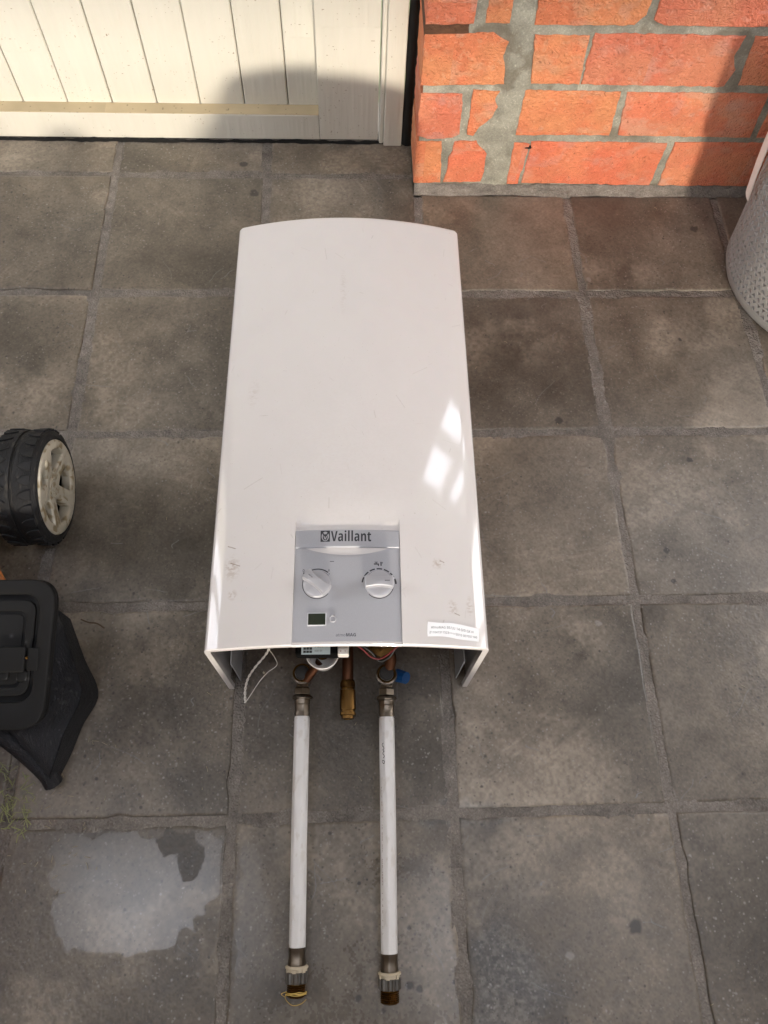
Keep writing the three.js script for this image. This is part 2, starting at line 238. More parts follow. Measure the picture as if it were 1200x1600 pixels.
const bricks = [ // [outline, material index, proud]
  [[[0.128, 0.109], [0.17, 0.109], [0.176, 0.021], [0.128, 0.02]], 6, 0.0035], [[[0.199, 0.109], [0.236, 0.111], [0.243, 0.1], [0.258, 0.085], [0.259, 0.045], [0.256, 0.024], [0.187, 0.022], [0.192, 0.05], [0.191, 0.075], [0.197, 0.09]], 1, 0.0035],
  [[[0.311, 0.110], [0.336, 0.106], [0.331, 0.019], [0.314, 0.019]], 1, 0.0035], [[[0.344, 0.111], [0.598, 0.11], [0.597, 0.018], [0.343, 0.021]], 5, 0.003], [[[0.617, 0.113], [0.852, 0.113], [0.852, 0.018], [0.62, 0.018]], 0, 0.003],
  [[[0.128, 0.207], [0.197, 0.206], [0.201, 0.129], [0.19, 0.123], [0.145, 0.12], [0.128, 0.126]], 7, 0.003], [[[0.22, 0.214], [0.261, 0.213], [0.255, 0.20], [0.262, 0.185], [0.256, 0.166], [0.236, 0.146], [0.228, 0.128], [0.220, 0.13]], 2, 0.0035],
  [[[0.311, 0.215], [0.476, 0.214], [0.481, 0.132], [0.311, 0.13]], 2, 0.003], [[[0.493, 0.214], [0.742, 0.214], [0.75, 0.13], [0.503, 0.132]], 4, 0.003], [[[0.762, 0.214], [0.99, 0.214], [0.99, 0.13], [0.768, 0.13]], 1, 0.003],
  [[[0.127, 0.311], [0.235, 0.316], [0.261, 0.302], [0.256, 0.28], [0.262, 0.26], [0.266, 0.231], [0.127, 0.227]], 2, 0.003], [[[0.308, 0.313], [0.393, 0.313], [0.398, 0.233], [0.318, 0.233]], 10, 0.003],
  [[[0.406, 0.317], [0.653, 0.317], [0.648, 0.285], [0.661, 0.26], [0.655, 0.232], [0.406, 0.233]], 3, 0.003], [[[0.674, 0.317], [0.91, 0.317], [0.91, 0.235], [0.685, 0.235]], 8, 0.003],
  [[[0.127, 0.418], [0.201, 0.418], [0.199, 0.335], [0.127, 0.333]], 0, 0.003], [[[0.225, 0.418], [0.257, 0.418], [0.258, 0.336], [0.223, 0.336]], 2, 0.002], [[[0.3, 0.418], [0.475, 0.418], [0.475, 0.352], [0.462, 0.337], [0.303, 0.335]], 6, 0.003], [[[0.495, 0.418], [0.735, 0.418], [0.735, 0.338], [0.514, 0.337], [0.495, 0.345]], 7, 0.003],
];
for (const [P, m, pr] of bricks) {
  const first = P[0][0] < 0.13, d = first ? 0.12 : 0.03;
  const g = brickGeo(P, d); g.translate(0, 0, BRZ + pr - d); mesh('brick', g, brickMats[m], brickWall);
}
// upper courses, out of the frame, around a window opening x 0.72..1.62, y 0.98..1.95
const WX0 = 0.72, WX1 = 1.38, WY0 = 0.98, WY1 = 1.95, WALLX1 = 1.64, WALLY1 = 2.398;
const HB = []; for (let k = 0; k < 6; k++) HB.push(null);
for (let c = 0; c < 22; c++) {
  const y0 = 0.026 + c * 0.1035, y1 = y0 + 0.085; let x = 0.128 + (c % 2 ? -0.122 : 0);
  while (x < WALLX1) {
    let a = Math.max(x, 0.128), b = Math.min(x + 0.228, WALLX1); x += 0.244;
    if (c < 4 && a < (c === 3 ? 0.7 : c === 1 ? 0.95 : 0.81)) continue;
    if (y1 > WY0 - 0.01 && y0 < WY1 + 0.01) { if (a < WX0 && b > WX0) b = WX0; else if (a < WX1 && b > WX1) a = WX1; else if (a >= WX0 && b <= WX1) continue; }
    if (b - a < 0.03 || y1 > WALLY1) continue;
    if (c < 4) a = Math.max(a, c === 0 ? 0.87 : c === 1 ? 1.01 : c === 2 ? 0.93 : 0.755); if (b - a < 0.03) continue;
    mesh('brick', rbox(a, b, y0, y1, BRZ - 0.04, BRZ + rr(0.001, 0.004), 0.003, 1), brickMats[Math.floor(rnd() * 12)], brickWall);
  }
}
{ // mortar skin: finely uneven where it is seen, plain core behind
  const sm = gridGeo(lin(0.1295, 0.86, 190), lin(0.0, 0.43, 112), (x, y) => {
    const ch = 1 - sstep(0.016, 0.022, Math.abs(x - (0.290 - 0.012 * sstep(0.2, 0.38, y)) + 0.006 * (fbm(y * 30, 3, 2, 141) - 0.5)));
    const low = sstep(0.16, 0.10, y) * (1 - sstep(0.02, 0.034, Math.abs(x - 0.285)));
    return [x, y, BRZ + 0.0004 + 0.0020 * (fbm(x * 30, y * 30, 3, 142) - 0.5) + 0.0005 * (vn(x * 260, y * 260, 143) - 0.5) + 0.0028 * Math.max(ch, low * 0.8)];
  }, (x, y) => [x / 0.4, y / 0.4]);
  sm.index.array.reverse(); sm.computeVertexNormals();
  mesh('mortar', sm, wallMortarMat, brickWall);
  const core = [box(0.1302, WALLX1, 0, WY0, BRZ - 0.2, BRZ - 0.0042), box(0.1302, WX0, WY0, WY1, BRZ - 0.2, BRZ - 0.0042), box(WX1, WALLX1, WY0, WY1, BRZ - 0.2, BRZ - 0.0042), box(0.1302, WALLX1, WY1, WALLY1, BRZ - 0.2, BRZ - 0.0042)];
  for (const g of core) { const p = g.attributes.position, uv = g.attributes.uv; for (let i = 0; i < p.count; i++) uv.setXY(i, (p.getX(i) + p.getZ(i)) / 0.4, p.getY(i) / 0.4); }
  mesh('mortar_core', mergeGeometries(core), wallMortarMat, brickWall);
  // cement fillet along the foot of the wall
  const fil = gridGeo(lin(0.127, 1.3, 290), lin(0, 1, 12), (x, t) => { const n = fbm(x * 26, t * 3, 3, 151), y = 0.016 * (1 - t) * (0.75 + 0.4 * n) - 0.003 * t, z = BRZ + 0.0015 + (0.013 + 0.012 * (fbm(x * 14, 7, 3, 152) - 0.3)) * Math.pow(t, 0.85) + 0.003 * (vn(x * 170, t * 9, 153) - 0.5); return [x, y + 0.003 * (vn(x * 120, t * 8 + 3, 154) - 0.5), z]; }, (x, t) => [x / 0.4, t * 0.09]);
  mesh('cement_fillet', fil, mortarMat, brickWall);
  const slotMat = std({ map: dataTex(128, (u, v) => { const a = fbm(u * 30, v * 30, 3, 161); return [0.10 * (0.4 + a), 0.045 * (0.4 + a), 0.022 * (0.4 + a)]; }, true), roughness: 0.9, bumpMap: brickBump, bumpScale: 0.004 });
  const sg = brickGeo([[0.126, 0.331], [0.193, 0.333], [0.194, 0.317], [0.126, 0.314]], 0.1); sg.translate(0, 0, BRZ + 0.0018 - 0.1); mesh('rusty_lintel_end', sg, slotMat, brickWall);
  mesh('bolt_hole', new THREE.SphereGeometry(0.009, 12, 8).scale(1.3, 0.45, 0.3).translate(0.336, 0.101, BRZ + 0.0012), std({ color: 0x0c0a08, roughness: 1 }), brickWall);
}

// window in the brick wall (above the frame; it is what the glossy casing mirrors)
{
  const w = thing('window', 'white framed window high in the brick wall', 'window', [0, 0, 0]);
  const wm = std({ color: 0xe4e0d6, roughness: 0.45 });
  const gm = phys({ color: 0xffffff, transmission: 1, thickness: 0, roughness: 0.02 });
  const z0 = BRZ - 0.10, z1 = BRZ - 0.03, f = 0.04;
  for (const [a, b, c, d] of [[WX0, WX1, WY0, WY0 + f], [WX0, WX1, WY1 - f, WY1], [WX0, WX0 + f, WY0 + f, WY1 - f], [WX1 - f, WX1, WY0 + f, WY1 - f], [1.025, 1.075, WY0 + f, WY1 - f]]) mesh('frame', rbox(a, b, c, d, z0, z1, 0.004), wm, w);
  mesh('transom', rbox(WX0 + f, 1.025, 1.34, 1.38, z0, z1, 0.004), wm, w);
  mesh('transom', rbox(1.075, WX1 - f, 1.34, 1.38, z0, z1, 0.004), wm, w);
  for (const [a, b] of [[WX0 + f, 1.025], [1.075, WX1 - f]]) for (const [c, d] of [[WY0 + f, 1.34], [1.38, WY1 - f]]) mesh('pane', new THREE.PlaneGeometry(b - a, d - c).translate((a + b) / 2, (c + d) / 2, BRZ - 0.065), gm, w);
  mesh('sill', rbox(WX0 - 0.02, WX1 + 0.02, WY0 - 0.03, WY0 - 0.001, BRZ - 0.1, BRZ + 0.05, 0.006), wm, w);
}

// ---------------------------------------------------------------- door, frame, seal
const paintMap = (s) => dataTex(512, (u, v) => { const a = fbm(u * 6, v * 2, 4, 170 + s), b = fbm(u * 60, v * 5, 3, 171 + s), p = vn(u * 210, v * 210, 172 + s); let k = 0.94 + 0.08 * (a - 0.5) + 0.05 * (b - 0.5), r = 0.68 * k, g = 0.655 * k, bl = 0.57 * k; const d = sstep(0.985, 1, p + 0.02 * a); if (p > 0.955 && fbm(u * 12, v * 12, 2, 175 + s) > 0.54) { r *= 0.45; g *= 0.38; bl *= 0.3; } return [r, g, bl]; }, true);
const paintBump = dataTex(512, (u, v) => 0.6 * fbm(u * 90, v * 6, 3, 180) + 0.4 * fbm(u * 20, v * 20, 3, 181));
const paints = [0, 20, 40].map((s) => std({ map: paintMap(s), bumpMap: paintBump, bumpScale: 0.0012, roughness: 0.5 }));
const dirtyPaint = std({ map: dataTex(256, (u, v) => { const a = fbm(u * 9, v * 9, 4, 190), b = vn(u * 120, v * 120, 191); let k = 0.85 + 0.3 * (a - 0.5); if (b > 0.93) k *= 0.45; return [0.60 * k, 0.49 * k, 0.31 * k]; }, true), roughness: 0.8 });
function uvBox(g, s = 0.5) { const p = g.attributes.position, n = g.attributes.normal, uv = g.attributes.uv, ox = rnd(), oy = rnd(); for (let i = 0; i < p.count; i++) { const X = p.getX(i), Y = p.getY(i), Z = p.getZ(i); if (Math.abs(n.getX(i)) > 0.7) uv.setXY(i, Z / s + ox, Y / s + oy); else if (Math.abs(n.getY(i)) > 0.7) uv.setXY(i, X / s + ox, Z / s + oy); else uv.setXY(i, X / s + ox, Y / s + oy); } return g; }
{
  const d = thing('wooden_door', 'cream painted wooden door with vertical tongue and groove boards', 'door', [0, 0, DOORZ]);
  const xs = [-0.818, -0.73, -0.642, -0.556, -0.469, -0.381, -0.296, -0.208, -0.121, -0.0585];
  for (const [y0, y1] of [[0.05, 0.93], [1.01, 1.93]]) for (let i = 0; i < xs.length - 1; i++) {
    const g = i % 3 === 1 ? 0.0011 : 0.0007, a = xs[i] + g, b = xs[i + 1] - g, c = 0.0022;
    const s = new THREE.Shape([[a, -0.02], [b, -0.02], [b, -c], [b - c, 0], [a + c, 0], [a, -c]].map(([x, y]) => new THREE.Vector2(x, y)));
    const ge = new THREE.ExtrudeGeometry(s, { depth: y1 - y0, bevelEnabled: false }); ge.rotateX(-Math.PI / 2); ge.translate(0, y0, 0); ge.scale(1, 1, -1); ge.index ?? 0;
    const p = ge.attributes.position; { const arr = p.array; for (let t = 0; t < p.count; t += 3) for (let k = 0; k < 3; k++) { const q = arr[t * 3 + 3 + k]; arr[t * 3 + 3 + k] = arr[t * 3 + 6 + k]; arr[t * 3 + 6 + k] = q; } }
    ge.computeVertexNormals(); ge.translate(0, 0, -0.030); mesh('board', uvBox(ge), paints[i % 3], d);
  }
  mesh('backing', box(-0.82, -0.058, 0.01, 1.98, -0.062, -0.052), dirtyPaint, d);
  mesh('bottom_rail', uvBox(rbox(-0.9, -0.0605, 0.006, 0.0610, -0.045, 0, 0.0016)), paints[0], d);
  mesh('ledge', uvBox(box(-0.82, -0.0608, 0.0612, 0.0626, -0.0298, -0.0012)), dirtyPaint, d);
  mesh('stile', uvBox(rbox(-0.06, 0.058, 0.007, 1.98, -0.046, 0.0004, 0.0014)), paints[1], d);
  mesh('stile', uvBox(rbox(-0.93, -0.821, 0.007, 1.98, -0.046, 0.0004, 0.0014)), paints[2], d);
  mesh('middle_rail', uvBox(rbox(-0.8205, -0.0605, 0.93, 1.01, -0.045, -0.0005, 0.0016)), paints[2], d);
  mesh('top_rail', uvBox(rbox(-0.8205, -0.0605, 1.93, 1.98, -0.045, -0.0005, 0.0016)), paints[0], d);
  mesh('handle', mergeGeometries([cyl(V(0, 0.97, 0), V(0, 0.97, 0.05), 0.009).toNonIndexed(), cyl(V(0.005, 0.97, 0.045), V(-0.1, 0.97, 0.045), 0.009).toNonIndexed()]), std({ color: 0x9a9a98, metalness: 1, roughness: 0.35 }), d);
}
{
  const f = thing('door_frame', 'cream painted frame strip along the right edge of the door', 'door frame', [0, 0, DOORZ]);
  mesh('stop_bead', uvBox(rbox(0.0605, 0.0695, 0.0, 2.0, -0.05, 0.0035, 0.003)), paints[2], f);
  mesh('jamb', uvBox(rbox(0.0698, 0.1065, -0.004, 2.03, -0.05, 0.0075, 0.0025)), paints[1], f);
  mesh('jamb', uvBox(rbox(-0.98, -0.9325, -0.004, 2.03, -0.05, 0.0075, 0.0025)), paints[0], f);
  mesh('head', uvBox(rbox(-0.98, 0.1065, 1.983, 2.03, -0.05, 0.0070, 0.0025)), paints[0], f);
}
{
  const o = mesh('sealing_strip', gridGeo(lin(0, 1, 8), lin(-0.004, 2.03, 160), (t, y) => [0.1068 + 0.0215 * t + 0.0012 * (vn(t * 4, y * 40, 201) - 0.5), y, DOORZ + 0.002 + 0.007 * Math.sin(t * 3.1) + 0.0025 * (vn(t * 5, y * 60, 202) - 0.5)]), std({ color: 0x141414, roughness: 0.32 }));
  o.userData = { label: 'black sealing strip between the cream door frame and the bricks', category: 'sealing strip' };
}
{
  const o = mesh('draught_seal', gridGeo(lin(-0.93, 0.104, 240), lin(0, 1, 5), (x, t) => [x, 0.006 * (1 - t) * (0.2 + 1.3 * fbm(x * 60, 2, 4, 211)) + 0.0006, DOORZ + 0.0012 + t * (0.001 + 0.006 * fbm(x * 50, 5, 4, 212))], (x, t) => [x * 4, t]), std({ color: 0x0e0d0b, roughness: 0.95 }));
  o.userData = { label: 'black crumbling seal strip along the foot of the cream door', category: 'seal strip' };
}
{ // painted wall over and left of the door
  const g = [box(-2.2, -0.982, -0.01, 2.398, DOORZ - 0.2, DOORZ + 0.02), box(-0.982, 0.1298, 2.032, 2.398, DOORZ - 0.2, DOORZ + 0.02)];
  const o = mesh('plaster_wall', mergeGeometries(g), std({ color: 0xcfc6b2, roughness: 0.9 })); o.userData = { label: 'plain plaster wall around the cream door', category: 'wall' };
}
// side walls with windows, roof with dark rafters and two clear bays, rear wall with a long low window: all above, beside or behind the frame
{
  const plaster = std({ color: 0xa89a84, roughness: 0.9 }), frameM = std({ color: 0xe4e0d6, roughness: 0.45 }), glassM = phys({ color: 0xffffff, transmission: 1, thickness: 0, roughness: 0.02 });
  const sideWall = (x0, x1, zw0, zw1, yw0, yw1, z0, label, wl) => {
    const o = thing('side_wall', label, 'wall');
    mesh('wall_panel', mergeGeometries([box(x0, x1, -0.01, yw0, z0, 1.0), box(x0, x1, yw1, 2.398, z0, 1.0), box(x0, x1, yw0, yw1, z0, zw0), box(x0, x1, yw0, yw1, zw1, 1.0)]), plaster, o);
    const w = thing('window', wl, 'window'), xm = (x0 + x1) / 2, f = 0.04;
    for (const [c, d, e, g] of [[yw0, yw0 + f, zw0, zw1], [yw1 - f, yw1, zw0, zw1], [yw0 + f, yw1 - f, zw0, zw0 + f], [yw0 + f, yw1 - f, zw1 - f, zw1], [yw0 + f, yw1 - f, (zw0 + zw1) / 2 - 0.02, (zw0 + zw1) / 2 + 0.02]]) mesh('frame', box(xm - 0.03, xm + 0.03, c, d, e, g), frameM, w);
    for (const [e, g] of [[zw0 + f, (zw0 + zw1) / 2 - 0.02], [(zw0 + zw1) / 2 + 0.02, zw1 - f]]) mesh('pane', new THREE.PlaneGeometry(g - e, yw1 - yw0 - 2 * f).rotateY(Math.PI / 2).translate(xm, (yw0 + yw1) / 2, (e + g) / 2), glassM, w);
  };
  sideWall(-1.42, -1.30, -1.22, -0.38, 0.50, 1.62, DOORZ + 0.021, 'plain plaster side wall left of the mower', 'white framed window in the left side wall');
  sideWall(1.50, 1.62, -1.12, -0.28, 0.50, 1.62, BRZ + 0.01, 'plain plaster side wall on the right beyond the basket', 'white framed window in the right side wall');
  const r = struct('porch_roof', 'porch roof with dark timber rafters and two clear bays');
  const wm = std({ color: 0xb9ab94, roughness: 0.85 });
  for (const [x0, x1, z0, z1] of [[-1.6, 2.06, -1.6, -0.15], [-1.6, 2.06, 0.5, 1.1], [-1.6, -1.2, -0.149, 0.499], [-0.5, 0.35, -0.149, 0.499], [1.25, 2.06, -0.149, 0.499], [-1.199, -0.501, 0.36, 0.499], [0.351, 1.249, -0.149, -0.02]]) mesh('ceiling_panel', box(x0, x1, 2.40, 2.44, z0, z1), wm, r);
  const bm = std({ color: 0x2a1a10, roughness: 0.8 });
  for (const x of [-1.33, 0.02, 1.26]) mesh('rafter', box(x, x + 0.13, 2.26, 2.399, BRZ + 0.02, 0.99), bm, r);
  const bw = thing('rear_wall', 'brown rear wall with a long low window opening behind the viewer', 'wall', [0, 0, 1.001]);
  mesh('awning', box(-1.4, 2.0, 0.98, 1.02, 0.101, 1.3), std({ color: 0x4a4038, roughness: 0.9 }), bw);
  mesh('wall_panel', mergeGeometries([box(-1.42, 2.06, -0.01, 0.34, 0, 0.1), box(-1.42, -0.45, 0.34, 0.95, 0, 0.1), box(1.1, 2.06, 0.34, 0.95, 0, 0.1), box(-1.42, 2.06, 0.95, 2.398, 0, 0.1)]), std({ color: 0x6b5240, roughness: 0.9 }), bw);
}

// ---------------------------------------------------------------- gas water heater lying on its back
const chrome = std({ color: 0x746a5e, metalness: 1, roughness: 0.36 });
const steelDull = std({ map: dataTex(128, (u, v) => { const a = fbm(u * 14, v * 14, 3, 301); return [0.15 * (0.4 + 1.2 * a), 0.14 * (0.4 + 1.2 * a), 0.125 * (0.4 + 1.2 * a)]; }, true), metalness: 0.85, roughness: 0.5 });
const brassMat = std({ map: dataTex(128, (u, v) => { const a = fbm(u * 12, v * 12, 3, 303); return [0.21 * (0.25 + 1.0 * a), 0.112 * (0.25 + 1.0 * a), 0.035 * (0.25 + 1.0 * a)]; }, true), metalness: 1, roughness: 0.38 });
const copperMat = std({ color: lrgb(0.13, 0.058, 0.032), metalness: 1, roughness: 0.55 });
const darkPlastic = std({ color: 0x1b1b1c, roughness: 0.55 });
{
  const h = thing('gas_water_heater', 'white gas water heater lying on its back with two long pipes', 'water heater', [-0.005, 0, -0.5765]);
  h.rotation.y = -0.0097;
  const W = 0.1715, ZB = -0.3355, ZF = 0.3355, R = 0.011;
  const arch = (x) => 0.2095 + 0.0255 * (1 - (x / W) ** 2);
  const scr = []; { const q = mulberry(63); for (let i = 0; i < 60; i++) { const x = -0.165 + 0.33 * q(), z = -0.32 + 0.64 * q(), a = q() * 3.14, l = 0.004 + 0.03 * q() * q(); scr.push([x, z, x + Math.cos(a) * l, z + Math.sin(a) * l, 0.05 + 0.16 * q() * q()]); } for (const [x, z, l] of [[0.13, 0.295, 0.006], [0.115, 0.228, 0.005], [-0.145, 0.228, 0.012], [-0.15, 0.205, 0.01]]) scr.push([x, z, x + l, z + l * 0.4, 0.5]); }
  const enamelMap = dataTex(1024, (u, v) => {
    const x = (u - 0.5) * 0.35, z = (v - 0.5) * 0.68; let k = 0.65 * (0.985 + 0.03 * fbm(u * 14, v * 26, 3, 311)), r = k, g = k * 0.955, b = k * 0.94;
    const sm = (cx, cz, rx, rz, a, sd) => { const d = Math.hypot((x - cx) / rx, (z - cz) / rz); if (d < 1) { const w = 0.4 * a * (1 - d) * sstep(0.42, 0.62, fbm(u * 120 + v * 40, v * 420, 4, sd)); r *= 1 - w * 0.5; g *= 1 - w * 0.62; b *= 1 - w * 0.72; } };
    sm(-0.143, 0.235, 0.012, 0.02, 1.4, 321); sm(-0.14, 0.27, 0.007, 0.008, 1.5, 322); sm(0.112, 0.232, 0.010, 0.008, 1.6, 323); sm(0.128, 0.288, 0.008, 0.012, 1.3, 324); sm(0.15, 0.285, 0.006, 0.016, 1.2, 325); sm(-0.008, -0.19, 0.006, 0.05, 0.55, 326); sm(-0.13, -0.02, 0.01, 0.03, 0.5, 327); sm(0.0, 0.1, 0.17, 0.24, 0.10, 329);
    for (const [ax, az, bx, bz, st] of scr) { if (x < Math.min(ax, bx) - 0.001 || x > Math.max(ax, bx) + 0.001 || z < Math.min(az, bz) - 0.001 || z > Math.max(az, bz) + 0.001) continue; const dx = bx - ax, dz = bz - az, t = clamp(((x - ax) * dx + (z - az) * dz) / (dx * dx + dz * dz)), d = Math.hypot(x - ax - t * dx, z - az - t * dz); if (d < 0.0005) { r *= 1 - st; g *= 1 - st * 1.1; b *= 1 - st * 1.2; } }
    const sp = vn(u * 350, v * 680, 330); if (sp > 0.990) { r *= 0.55; g *= 0.5; b *= 0.42; }
    return [r, g, b];
  }, true);
  const enamel = phys({ map: enamelMap, roughness: 0.07, ior: 1.62 });
  const enamelPlain = phys({ color: lrgb(0.66, 0.63, 0.62), roughness: 0.34, clearcoat: 0.7, clearcoatRoughness: 0.05 });
  // profile of the casing, left foot to right foot
  const prof = (o) => { // o: inward offset
    const w = W - o, r = Math.max(0.002, R - o), th = Math.atan(0.051 / W), pts = [[-w, 0.0], [-w, 0.06], [-w, 0.13]], xe = -w + r - r * Math.sin(th), cy = arch(xe) - o - r * Math.cos(th);
    for (let i = 0; i <= 8; i++) { const a = Math.PI - (Math.PI / 2 - th) * i / 8; pts.push([-w + r + r * Math.cos(a), cy + r * Math.sin(a)]); }
    const inner = []; for (const x of [...lin(xe, -0.0660, 9).slice(1), -0.0652, -0.0646, ...lin(-0.0640, 0, 8)]) inner.push([x, arch(x) - o]);
    const all = [...pts, ...inner]; for (let i = all.length - 2; i >= 0; i--) all.push([-all[i][0], all[i][1]]); return all;
  };
  const P0 = prof(0), PZ = 0.1885, PZ1 = 0.3325, HX = 0.0646;
  const rec = (x, z) => Math.abs(x) < 0.0649 ? 0.0034 * sstep(PZ - 0.016, PZ - 0.001, z) : 0;
  const zs = [...lin(ZB + 0.004, PZ - 0.018, 12), PZ - 0.016, PZ - 0.012, PZ - 0.008, PZ - 0.004, PZ - 0.001, PZ, ...lin(0.2, ZF, 5)];
  const skin = (pf, zl, m, nm, withRec) => {
    const g = gridGeo(pf.map((_, i) => i), zl, (i, z) => { const [x, y] = pf[i], e = sstep(ZB + 0.012, ZB, z) * 0.0; return [x, y - (withRec && y > 0.2 ? rec(x, z) : 0) - e, z]; }, (i, z) => [0.5 + pf[i][0] / 0.35, 0.5 + z / 0.68]);
    return mesh(nm, toCreasedNormals(g, 0.5), m, h);
  };
  skin(P0, zs, enamel, 'casing', true);
  // turned-in front lip, inner skin, and closed far end with a small rounded edge
  { const Pi = prof(0.0075), n = P0.length, P = [], I = []; for (let i = 0; i < n; i++) { const r = P0[i][1] > 0.2 ? rec(P0[i][0], ZF) : 0; P.push(P0[i][0], P0[i][1] - r, ZF, P0[i][0] * 0.9995, P0[i][1] - 0.0015 - r, ZF + 0.0014, Pi[i][0], Pi[i][1] - r * 0.3, ZF + 0.0014, Pi[i][0], Pi[i][1] - r * 0.3, ZF - 0.0055); }
    for (let i = 0; i < n - 1; i++) for (let k = 0; k < 3; k++) { const a = i * 4 + k, b = a + 4; I.push(a, a + 1, b, b, a + 1, b + 1); }
    mesh('front_lip', toCreasedNormals(quadGeo(P, null, null, I), 0.5), enamelPlain, h);
    const g2 = gridGeo(P0.map((_, i) => i), [ZB + 0.006, ZF - 0.006], (i, z) => { const p = prof(0.0016)[i]; return [p[0], p[1] - rec(p[0], z), z]; }); mesh('inner_skin', g2, enamelPlain, h);
    const Pm = prof(0.004), E = [], EI = []; for (let i = 0; i < n; i++) { E.push(P0[i][0], P0[i][1], ZB + 0.004, mix(P0[i][0], Pm[i][0], 0.3), mix(P0[i][1], Pm[i][1], 0.3), ZB + 0.0012, Pm[i][0], Pm[i][1], ZB, Pm[i][0], 0.001, ZB); }
    for (let i = 0; i < n - 1; i++) for (let k = 0; k < 3; k++) { const a = i * 4 + k, b = a + 4; EI.push(a, b, a + 1, b, b + 1, a + 1); }
    mesh('end_panel', toCreasedNormals(quadGeo(E, null, null, EI), 0.5), enamelPlain, h); }
  // rear tray standing on the floor inside the casing
  mesh('rear_tray', mergeGeometries([box(-0.155, 0.155, 0.002, 0.004, ZB + 0.02, 0.18), box(-0.1565, -0.155, 0.002, 0.10, ZB + 0.02, 0.325), box(0.155, 0.1565, 0.002, 0.10, ZB + 0.02, 0.325)]), std({ color: 0xb9bcc0, roughness: 0.45, metalness: 0.6 }), h);
  mesh('burner_box', rbox(-0.13, 0.13, 0.03, 0.17, -0.25, 0.12, 0.006), copperMat, h);

  // ---- control panel
  const CW = 1032, CH = 1152, cv = document.createElement('canvas'); cv.width = CW; cv.height = CH;
  const c = cv.getContext('2d'); const px = (x) => (x + HX) / (2 * HX) * CW, pz = (z) => (z - PZ) / (PZ1 - PZ) * CH, mm = CW / 129.2;
  c.fillStyle = '#abacb2'; c.fillRect(0, 0, CW, CH);
  { const g = mulberry(5); for (let i = 0; i < 26000; i++) { const v = Math.floor(140 + g() * 80); c.fillStyle = `rgba(${v},${v},${v + 3},0.35)`; c.fillRect(g() * CW, g() * CH, 2.2, 2.2); } }
  c.fillStyle = '#33353b'; c.strokeStyle = '#33353b';
  { // emblem: dark square, pale oval with an eared head
    const x = px(-0.0335), y = pz(0.1912), s = 11.6 * mm, t = 15.0 * mm; c.fillRect(x, y, s, t); c.fillStyle = '#a9a9ae';
    c.beginPath(); c.ellipse(x + s / 2, y + t * 0.52, s * 0.40, t * 0.43, 0, 0, 7); c.fill(); c.fillStyle = '#33353b';
    c.beginPath(); c.ellipse(x + s * 0.5, y + t * 0.60, s * 0.26, t * 0.28, 0, 0, 7); c.fill();
    for (const k of [-1, 1]) { c.beginPath(); c.ellipse(x + s * (0.5 + k * 0.2), y + t * 0.32, s * 0.07, t * 0.2, k * 0.45, 0, 7); c.fill(); }
    c.fillStyle = '#a9a9ae'; for (const k of [-1, 1]) { c.beginPath(); c.ellipse(x + s * (0.5 + k * 0.09), y + t * 0.62, s * 0.055, t * 0.17, k * 0.3, 0, 7); c.fill(); }
    c.beginPath(); c.ellipse(x + s * 0.5, y + t * 0.75, s * 0.03, t * 0.09, 0, 0, 7); c.fill();
  }
  c.fillStyle = '#33353b'; c.textBaseline = 'alphabetic'; c.font = `bold ${Math.round(19.0 * mm)}px sans-serif`;
  { const tw = c.measureText('Vaillant').width, want = 50.5 * mm; c.save(); c.translate(px(-0.0207), pz(0.2056)); c.scale(want / tw, 1); c.fillText('Vaillant', 0, 0); c.restore(); }
  c.lineWidth = 1.4 * mm; c.beginPath(); c.arc(px(-0.0365), pz(0.262), 20.3 * mm, Math.PI * 1.24, Math.PI * 1.72); c.stroke();
  c.beginPath(); c.lineWidth = 0.5 * mm; c.ellipse(px(-0.0535), pz(0.2432), 0.9 * mm, 1.7 * mm, 0, 0, 7); c.stroke(); c.beginPath(); c.ellipse(px(-0.0225), pz(0.2436), 0.5 * mm, 1.7 * mm, 0, 0, 7); c.fill(); c.beginPath(); c.arc(px(-0.0532), pz(0.2465), 0.9 * mm, 0, 7); c.fill(); c.beginPath(); c.arc(px(-0.0222), pz(0.2482), 0.6 * mm, 0, 7); c.fill();
  c.lineWidth = 1.7 * mm; for (let i = 0; i < 7; i++) { const a = Math.PI * (1.04 + i * 0.139); if (i === 6) c.lineWidth = 2.4 * mm; c.beginPath(); c.arc(px(0.0385), pz(0.262), 20.6 * mm, a, a + Math.PI * 0.105); c.stroke(); }
  { const x = px(0.0325), y = pz(0.2345); c.fillRect(x, y, 6 * mm, 1.6 * mm); c.fillRect(x + 2.2 * mm, y - 1.7 * mm, 1 * mm, 2 * mm); c.fillRect(x + 0.8 * mm, y - 2.1 * mm, 4 * mm, 0.8 * mm); c.fillRect(x + 4.8 * mm, y + 0.8 * mm, 1.4 * mm, 2.4 * mm); c.fillRect(x + 8 * mm, y - 2.2 * mm, 1.5 * mm, 5.2 * mm); c.fillRect(x + 10 * mm, y - 2 * mm, 0.8 * mm, 2 * mm); }
  c.fillStyle = '#5a5b60'; c.font = `${Math.round(5 * mm)}px sans-serif`; c.fillText('atmo', px(-0.0135), pz(0.3266)); c.fillStyle = '#33353b'; c.font = `bold ${Math.round(5.4 * mm)}px sans-serif`; c.fillText('MAG', px(-0.0016), pz(0.3266));
  c.fillRect(px(-0.0215), pz(0.2318), 5 * mm, 0.7 * mm);
  const ptex = new THREE.CanvasTexture(cv); ptex.colorSpace = THREE.SRGBColorSpace; ptex.anisotropy = 8;
  const silver = std({ map: ptex, metalness: 0.2, roughness: 0.40 });
  const silverPlain = std({ color: 0xb0b0b5, metalness: 0.3, roughness: 0.42 });
  const topY = (x) => arch(x) - 0.0022;
